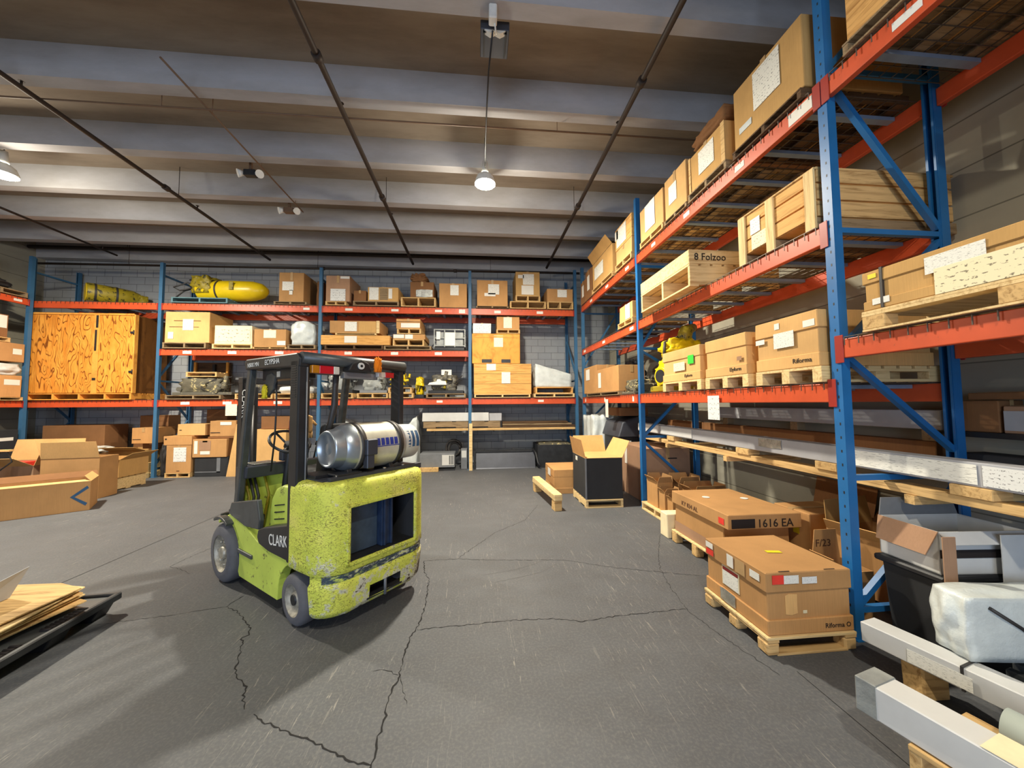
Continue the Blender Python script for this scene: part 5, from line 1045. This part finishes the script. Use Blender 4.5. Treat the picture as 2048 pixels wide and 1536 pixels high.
# second long carton
t = thing('wooden_pallet', 'block pallet under the second floor carton', 'pallet', (2.75, 3.90, 0)); w, d = .74, .92
MB().box(-w/2, w/2, -d/2, d/2, .122, .14).build('top_deck', 'wood_pale', t, .002)
for i in range(2):
    for j in range(3): x = -w/2+.045+(w-.09)*i; y = -d/2+.05+(d-.1)*j/2; MB().box(x-.045, x+.045, y-.05, y+.05, 0, .1218).build('block', 'wood', t, .01)
x0, x1, y0, y1 = 2.42, 3.12, 3.45, 4.33
t = carton('second floor carton with a flat lid, red sticker and black hand lettering', x0, x1, y0, y1, .142, .60, 'card', [('L', .0, .0, 1, .25, 'card_pink', 'panel')], kind='closed', tape=False)
w, d, h = x1-x0, y1-y0, .458
MB().box(-w/2-.03, w/2+.03, -d/2-.12, d/2+.02, h-.13, h+.012, None, .003).build('lid', 'card', t, .006); MB().box(-w/2-.0, -w/2+.24, -d/2-.124, -d/2-.121, h-.115, h-.03).build('lid_cutout', 'ink', t)
patch('red_sticker', t, 'L', (-w/2-.034, -d/2+.02, h-.10), .08, .06, 'redsticker'); text('1616 EA', t, 'F', (-w/2+.26, -d/2-.124, h-.11), .11, 'ink', 'hand_lettering'); text('KY 834 AL', t, 'L', (-w/2-.034, d/2-.2, h-.10), .07, 'inkbrown', 'hand_lettering')
for x, y in ((-.17, .1), (.22, .0)): MB().tube([(x, y, h+.0125), (x, y, h+.015)], .04, 18).build('white_spot', 'white', t)
tag(MB().box(2.36, 2.60, 4.42, 4.60, 0, .30, None, .004).build('white_box', 'cream', None, .008), 'small dirty white box on the floor between two floor cartons', 'box')
# small cartons on a low pallet near the second post
pallet('low pallet carrying the group of small open cartons', 2.62, 3.62, 4.86, 5.70, 0, .12, 'x', 'wood_pale')
sp_ = [(2.68, 2.92, 5.28, 5.62, .50, 'tallest small open carton, at the far left of the low pallet'), (2.68, 2.90, 5.07, 5.24, .40, 'second small open carton from the left on the low pallet'), (2.70, 2.94, 4.89, 5.04, .34, 'front small open carton at the left of the low pallet'),
       (3.02, 3.36, 5.29, 5.60, .47, 'small open carton at the back middle of the low pallet'), (3.03, 3.50, 4.90, 5.20, .42, 'widest small open carton at the front right of the low pallet')]
for i, (a, b_, c, d_, zt, lb) in enumerate(sp_):
    t = carton(lb, a, b_, c, d_, .122, zt, 'card', [], kind='open', group='small open cartons on the low pallet'); ww, dd, hh = b_-a, d_-c, zt-.122
    for sd, an in (('F', 75), ('B', 30), ('L', 60), ('R', 50)): flap(t, sd, ww, dd, hh, min(ww, dd)*.34, {'F': 8, 'B': 5, 'L': 40, 'R': 6}[sd]+(9*i) % 4)
# corner of the floor: big greyish carton, machine, open cartons
carton('very large greyish brown carton behind the second post', 2.80, 3.60, 5.92, 6.95, 0, .93, 'card_pink', [('L', .2, .6, .3, .95, 'blank'), ('F', .5, .8, .7, .82, 'ink', 'print')])
t = thing('black_panel_box', 'black box with open tan flaps standing on a small pallet', 'carton', (2.05, 6.2, .137)); w, d, h = .62, .78, .66
MB().box(-w/2, w/2, -d/2, d/2, 0, h).build('box_body', 'darkfab', t, .006); MB().box(-w/2+.0, w/2, -d/2-.001, d/2, h+.0005, h+.006).build('inner_lid', 'card_light', t)
flap(t, 'L', w, d, h+.006, .3, 12, 'card'); flap(t, 'R', w, d, h+.006, .3, 28, 'card_light'); flap(t, 'B', w, d, h+.006, .3, 15, 'card_light'); MB().box(-w/2-.004, -w/2+.02, -d/2-.003, -d/2+.01, 0, h).build('edge_tape', 'grey', t)
patch('white_label', t, 'L', (-w/2-.001, d/2-.2, h-.1), .12, .07, 'blank')
pallet('small pale pallet under the black box', 1.74, 2.36, 5.80, 6.6, 0, .135, 'y', 'wood_pale', ns=2)
t = carton('closed tan carton with a white label, left of and behind the black box', 1.42, 2.30, 6.78, 7.62, .0, .45, 'card', [('L', .35, .62, .65, .92, 'blank')], kind='lid', inset=.004)
t = thing('wooden_trestle', 'short beam on a foot block, lying free on the floor', 'timber', (1.20, 6.45, 0), 5)
MB().box(-.07, .07, -.75, .7, .16, .27, None, .006).build('beam', 'wood_pale', t, .01)
for y in (-.66, .60): MB().box(-.065, .065, y-.08, y+.08, 0, .16, None, .006).build('foot', 'wood', t, .006)
wrapped('machine in clear plastic behind the black box, at the corner post', 2.62, 3.15, 8.1, 8.9, 0, 1.42, 'wrap', 'wrapped_machine', 'wrapped load', sq=.85, amp=.05, seed=21)
t = thing('hooded_machine', 'dark hooded machine with a small white label, right of the wrapped machine', 'machine', (3.3, 7.55, 0)); MB().box(-.45, .3, -.45, .45, 0, 1.0).build('cabinet', 'dark', t, .01); MB().prism([(-.5, 1.0), (.3, 1.0), (.3, 1.4), (.0, 1.42), (-.4, 1.3)], 'y', -.48, .48).build('hood', 'sheet', t, .02); patch('paper_label', t, 'F', (-.36, -.452, .85), .14, .08, 'blank')
bx_ = carton('brown case on top of the dark hooded machine', 2.9, 3.5, 7.2, 7.9, 1.425, 1.6, 'card_dark', [], tape=False)
# cartons behind the near post
t = carton('brown carton with a yellow and a white sticker, near the side wall', 3.2, 3.75, 3.29, 3.72, .0, .61, 'card', [('L', .50, .80, .66, .92, 'blank'), ('L', .56, .62, .72, .82, 'yelsticker', 'sticker'), ('L', .0, .5, .16, .96, 'blank')])
tag(MB().prism([(3.78, 0), (3.785, 0), (3.965, .82), (3.96, .82)], 'y', 3.30, 3.95).build('cardboard_sheet', 'card_dark'), 'large brown cardboard sheet standing against the side wall', 'cardboard')
t = carton('open carton with wide tan flaps, right of the near post', 3.24, 3.84, 2.66, 3.18, .06, .54, 'card', [], kind='open', rz=10)
flap(t, 'L', .6, .52, .48, .12, 40, 'card_light'); flap(t, 'F', .6, .52, .48, .24, 4, 'card'); flap(t, 'B', .6, .52, .48, .24, 8, 'card_yellow'); flap(t, 'R', .6, .52, .48, .16, 30, 'card_dark')
pallet('thin skid under the open carton with wide flaps', 3.27, 3.80, 2.68, 3.13, 0, .058, 'x', 'wood_old', rz=10)
t = carton('flattened carton with hand lettering behind the near post', 2.84, 3.10, 2.65, 2.92, 0, .36, 'card', [], kind='open'); fl_ = flap(t, 'B', .26, .27, .36, .24, 0, 'card'); text('F/23', t, 'F', (-.10, .127, .46), .085, 'inkbrown', 'hand_lettering'); flap(t, 'L', .26, .27, .36, .10, 30, 'card')
# black bin with white flapped box, engine in plastic, far right
t = thing('waste_bin', 'tall dark plastic bin under the white flapped box, at the right edge', 'bin', (3.20, 2.2, 0))
MB().prism([(-.30, 0), (.15, 0), (.20, .60), (-.36, .60)], 'y', -.185, .18).build('bin_body', 'darkfab', t, .02); MB().box(-.39, .23, -.2, .2, .58, .62).build('rim', 'dark', t, .01); MB().box(-.2, -.08, -.195, -.187, .30, .32).build('handle_slot', 'black', t)
t = thing('white_carton', 'white carton with hanging flaps on top of the dark bin, at the right edge', 'carton', (3.15, 2.2, .622), -4); w, d, h = .58, .36, .26
b = MB().box(-w/2, w/2, -d/2, -d/2+.007, 0, h).box(-w/2, w/2, d/2-.007, d/2, 0, h).box(-w/2, -w/2+.007, -d/2, d/2, 0, h).box(w/2-.007, w/2, -d/2, d/2, 0, h).box(-w/2, w/2, -d/2, d/2, 0, .006); b.build('box_body', 'whitebox', t)
flap(t, 'L', w, d, h, .16, 160, 'card_pink'); flap(t, 'F', w, d, h, .08, 140, 'whitebox'); MB().box(.02, w/2+.02, -d/2-.065, -d/2-.06, -.04, h-.0).build('hanging_flap', 'whitebox', t); MB().box(-w/2-.08, -w/2+.0, -d/2-.085, -d/2-.079, -.10, h).build('side_flap', 'card_pink', t); flap(t, 'B', w, d, h, .12, 5, 'grey'); patch('black_stripe', t, 'F', (-w/2, -d/2-.001, .10), w, .05, 'ink')
t = thing('wrapped_engine', 'white wrapped engine part leaning on the floor packages, at the right edge', 'wrapped load', (2.90, 1.80, .322), -8)
blob(-.34, .4, -.10, .10, 0, .34, .72, .035, 2, 14, None, 14).build('wrapping', 'wrap', t); MB().tube([(-.2, -.10, .28), (-.05, -.103, .18), (.05, -.10, .1)], .009, 10).build('dark_strap', 'strap', t); MB().box(-.0, .18, -.115, -.105, .14, .24).build('grey_panel', 'sheet', t)
t = thing('steel_profile', 'dark steel profiles lying on the floor behind the white package', 'steel profile', (2.90, 1.45, 0), 12)
for i in range(3): MB().box(.0+.07*i, .045+.07*i, -.62, .36, .0, .20+.02*i).build('profile', 'blacktop', t, .004)
longbox('strapped long white package on the floor, farther of two at bottom right', 'y', 1.55, .13, .12, (2.66, 1.42, .19), 14, 'whitebox', [('L', .14, .1, .3, .7, 'paper', 'worn_print')]); q = bpy.data.objects[[o.name for o in COL.objects if o.name.startswith('long_carton')][-1]]; MB().box(-.069, .069, .34, .352, -.003, .1235).build('strap_band', 'strap', q)
t = longbox('long white taped package on the floor, nearest at bottom right', 'y', 1.3, .155, .15, (2.06, 1.06, .22), 14.5, 'whitebox', [('T', .02, .62, .98, .70, 'cream', 'tape_band'), ('T', .02, .40, .98, .52, 'cream', 'tape_band'), ('T', .02, .12, .98, .30, 'greybox', 'tape_band')])
MB().box(-.08, .08, .57, .653, -.003, .153).build('end_tape', 'wrapgrey', t, .004)
t = bpy.data.objects['long_carton.003'] if 'long_carton.003' in bpy.data.objects else t
pallet('wooden pallet under the nearest white package', 1.98, 2.46, .45, 1.56, 0, .215, 'x', 'wood', rz=14)
tag(MB().box(2.50, 2.66, 1.90, 2.02, 0, .186, None, .006).build('timber_block', 'wood', None, .01), 'timber foot under the strapped white package', 'timber')
tag(MB().box(2.74, 2.90, .86, .98, 0, .188, None, .006).build('timber_block', 'wood', None, .01), 'timber foot under the strapped white package, beyond the frame', 'timber')
t = thing('plastic_tube', 'thick grey green plastic tube end at the bottom right corner', 'tube', (2.40, 1.10, .29)); MB().tube([(.0, .30, 0), (.03, .3, 0)] and [(-.12, .34, 0), (.06, -.36, 0)], .072, 28).build('tube', 'tube', t)
# goods hidden in shade at the far right, against the side wall
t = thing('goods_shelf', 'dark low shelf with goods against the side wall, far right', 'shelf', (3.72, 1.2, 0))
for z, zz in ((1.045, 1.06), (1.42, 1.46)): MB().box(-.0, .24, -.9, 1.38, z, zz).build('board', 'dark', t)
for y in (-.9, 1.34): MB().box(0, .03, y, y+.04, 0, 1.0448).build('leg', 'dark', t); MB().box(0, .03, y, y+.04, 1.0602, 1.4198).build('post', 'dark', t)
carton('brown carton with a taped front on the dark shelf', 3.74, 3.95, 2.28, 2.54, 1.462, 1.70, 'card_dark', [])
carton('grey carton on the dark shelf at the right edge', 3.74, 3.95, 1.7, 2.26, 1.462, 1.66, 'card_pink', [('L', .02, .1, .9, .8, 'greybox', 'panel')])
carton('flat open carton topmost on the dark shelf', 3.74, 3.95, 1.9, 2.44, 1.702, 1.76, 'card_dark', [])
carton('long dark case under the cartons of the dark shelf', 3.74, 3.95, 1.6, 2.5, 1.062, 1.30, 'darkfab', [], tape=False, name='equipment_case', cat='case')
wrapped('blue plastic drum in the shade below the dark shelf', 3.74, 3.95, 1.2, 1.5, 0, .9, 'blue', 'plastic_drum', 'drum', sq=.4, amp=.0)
# ================================================================ left rack and left floor
def lc(label, y0, y1, z0, z1, mat='card', ms=(), x1=-10.25, dp=.8, **k): return carton(label, x1-dp, x1, y0, y1, z0, z1, mat, ms, **k)
pallet('pallet at the end of the left rack top', -11.2, -10.23, 8.3, 9.2, 4.183, 4.30, 'x', 'wood_old')
wrapped('dark draped load on the left rack top', -11.1, -10.35, 8.2, 9.1, 4.302, 4.55, 'strap', 'draped_load', 'wrapped load', sq=.5, amp=.1, seed=3)
pallet('pallet under the left rack stack', -11.2, -10.22, 8.4, 9.22, 1.843, 1.92, 'x', 'wood')
lc('lowest carton with two white labels on the left rack', 8.42, 9.2, 1.922, 2.40, 'card', [('R', .25, .6, .45, .75, 'blank'), ('R', .6, .55, .95, .8, 'blank')])
wrapped('white plastic bundle squeezed between two left rack cartons', -11.0, -10.22, 8.45, 9.22, 2.402, 2.67, 'wrap', sq=.6, amp=.05, seed=8)
lc('carton with a small white label on the left rack', 8.5, 9.22, 2.702, 3.12, 'card', [('R', .7, .4, .92, .7, 'blank')])
pallet('pallet high in the left rack stack', -11.1, -10.24, 8.3, 8.95, 3.122, 3.22, 'x', 'wood')
lc('white-papered carton topmost in the left rack stack', 8.3, 8.9, 3.222, 3.72, 'card_dark', [('R', .1, .4, .95, .95, 'blank')])
lc('black equipment on the floor below the left rack', 8.3, 9.2, 0, 1.2, 'darkfab', [('R', .1, .8, .9, .86, 'blank')], tape=False, name='equipment_case', cat='case')
# big open floor carton with the blue chevron
t = thing('carton', 'long open floor carton with a blue chevron, at the left edge', 'carton', (-7.25, 6.45, 0), 35.4); w, d, h = 1.75, .62, .47; th = .008
MB().box(-w/2, w/2, -d/2, -d/2+th, 0, h).box(-w/2, w/2, d/2-th, d/2, 0, h).box(-w/2, -w/2+th, -d/2+th, d/2-th, 0, h).box(w/2-th, w/2, -d/2+th, d/2-th, 0, h).box(-w/2, w/2, -d/2, d/2, 0, .006).build('box_body', 'card', t)
cm = (-w/2+.0, -d/2-.001, 0)
MB().prism([(.66, .24), (.84, .40), (.86, .36), (.71, .235), (.85, .12), (.83, .08)], 'y', -d/2-.003, -d/2-.0005).build('blue_chevron', 'blueink', t)
MB().tube([(-.42+math.cos(a/10*PI)*.05, -d/2-.002, .11+math.sin(a/10*PI)*.035) for a in range(11)], .004, 6).box(-.5, -.34, -d/2-.003, -d/2-.0005, .09, .095).build('recycling_mark', 'inkbrown', t)
flap(t, 'F', w, d, h, .05, -60, 'card_light'); flap(t, 'R', w, d, h, .12, -40, 'card_light'); flap(t, 'B', w, d, h, .12, 40, 'card_dark')
t = carton('tall open carton standing behind the chevron carton', -7.85, -6.99, 7.42, 7.85, 0, .76, 'card', [('F', .62, .05, .9, .07, 'ink', 'print')], kind='open', rz=8); flap(t, 'F', .86, .43, .76, .3, 10, 'card_light'); flap(t, 'L', .86, .43, .76, .35, 20, 'card_light')
t = carton('wide open carton with long tan flaps, at the left behind the chevron carton', -9.4, -8.15, 7.5, 8.4, 0, .62, 'card_pink', [], kind='open', rz=4); flap(t, 'F', 1.25, .9, .62, .35, 60, 'card_light'); flap(t, 'B', 1.25, .9, .62, .42, 12, 'card_light'); flap(t, 'R', 1.25, .9, .62, .3, 15, 'card_light')
MB().box(-.4, .3, -.3, .0, .2, .66).build('red_lining', 'redsticker', t)
carton('flat brown carton with a red strip, under the tan flaps at left', -9.6, -8.8, 6.9, 7.4, 0, .5, 'card_pink', [('F', .3, .8, .9, .9, 'redsticker', 'print')])
t = thing('wooden_easel', 'brown strapped timber frame at the left edge of the floor', 'frame', (-8.35, 7.1, 0), 10)
MB().box(-.05, .05, -.03, .03, 0, .95).build('post', 'wood_dark', t, .004); MB().tube([(0, 0, .9), (.25, 0, .92), (.3, .02, .75), (.05, 0, .5)], .012, 8).build('strap_loop', 'strap', t); MB().box(-.3, .3, -.04, .04, .93, .96).build('top_bar', 'card_light', t)
pallet('pallet beside the tall open carton on the left floor', -7.95, -7.25, 8.0, 8.8, 0, .26, 'y', 'wood_pale')
t = carton('open carton on the pale pallet, left of the second post', -7.98, -7.2, 8.12, 8.78, .262, .62, 'card_yellow', [], kind='open'); flap(t, 'R', .78, .66, .358, .25, 60, 'card_yellow'); flap(t, 'F', .78, .66, .358, .18, 60, 'card_yellow')
# bottom left: black plastic tray with plywood sheets
t = thing('plastic_tray', 'black plastic pallet tray on the floor at bottom left', 'tray', (-3.54, 2.86, 0), 0)
a0 = Vector((-2.90, 3.30)); 
m = MB(); prof = [(-.62, .14), (-.60, .15), (.60, .15), (.62, .14), (.62, .11), (-.62, .11)]
R = Matrix.Rotation(math.radians(4), 4, 'Z')
MB().box(-.58, .58, -.48, .48, .115, .135, R).build('tray_floor', 'blacktop', t)
m.box(-.62, .62, -.52, -.48, .10, .155, R).box(-.62, .62, .48, .52, .10, .155, R).box(.58, .62, -.5, .5, .10, .155, R).box(-.62, -.58, -.5, .5, .10, .155, R)
m.build('rim', 'dark', t, .008)
for i in (-.47, 0, .47):
    for j in (-.42, .08, .42): MB().prism([(i-.10, .112), (i+.13, .112), (i+.07, 0), (i-.06, 0)], 'y', j-.07, j+.07, R).build('foot', 'black', t, .006)
for j in (-.28, .16):
    q = MB()
    for k in range(9): q.tube([R @ Vector((.505, j-.13+.032*k, .139)), R @ Vector((.565, j-.13+.032*k, .139))], .013, 8)
    for k in range(9): q.tube([R @ Vector((.505-.3+.034*k, -.43, .139)), R @ Vector((.505-.3+.034*k, -.37, .139))], .013, 8) if j < 0 else None
    o = q.build('ribbed_pocket', 'ink', t); o['kind'] = 'stuff'
sh = [(0, .58, .44, 3), (.02, .56, .46, -2), (-.02, .55, .42, 5), (.01, .57, .45, 1), (.0, .52, .47, 7), (-.04, .6, .43, -4)]
for i, (o_, a_, b_, r_) in enumerate(sh):
    z = .158+.026*i; pp = [(-.62, -.44), (.26+.03*i, -.36), (.40+.02*(i % 3), .30), (.20, .40), (-.62, .42)]
    s = MB().prism(pp, 'z', z, z+.009).build('plywood_sheet', 'wood' if i % 2 else 'wood_pale', None, .001); s.location = (-3.46+o_, 2.90, 0); s.rotation_euler = (0, 0, math.radians(4+r_))
    tag(s, ('lowest', 'second', 'third', 'fourth', 'fifth', 'topmost')[i] + ' thin plywood sheet of the pile on the black tray', 'plywood sheet', 'plywood sheets on the black tray')
t = thing('cardboard_wrap', 'grey folded cardboard sheet lying on the plywood pile', 'cardboard', (-3.60, 2.95, .300), 10)
MB().quad([(-.3, -.14, .0), (.16, -.14, .0), (.2, .1, .003), (-.3, .12, .003)]).quad([(.16, -.14, .003), (.20, .1, .005), (.27, .14, .2), (.25, -.06, .17)]).build('sheet', 'greybox', t).modifiers.new('s', 'SOLIDIFY').thickness = .004
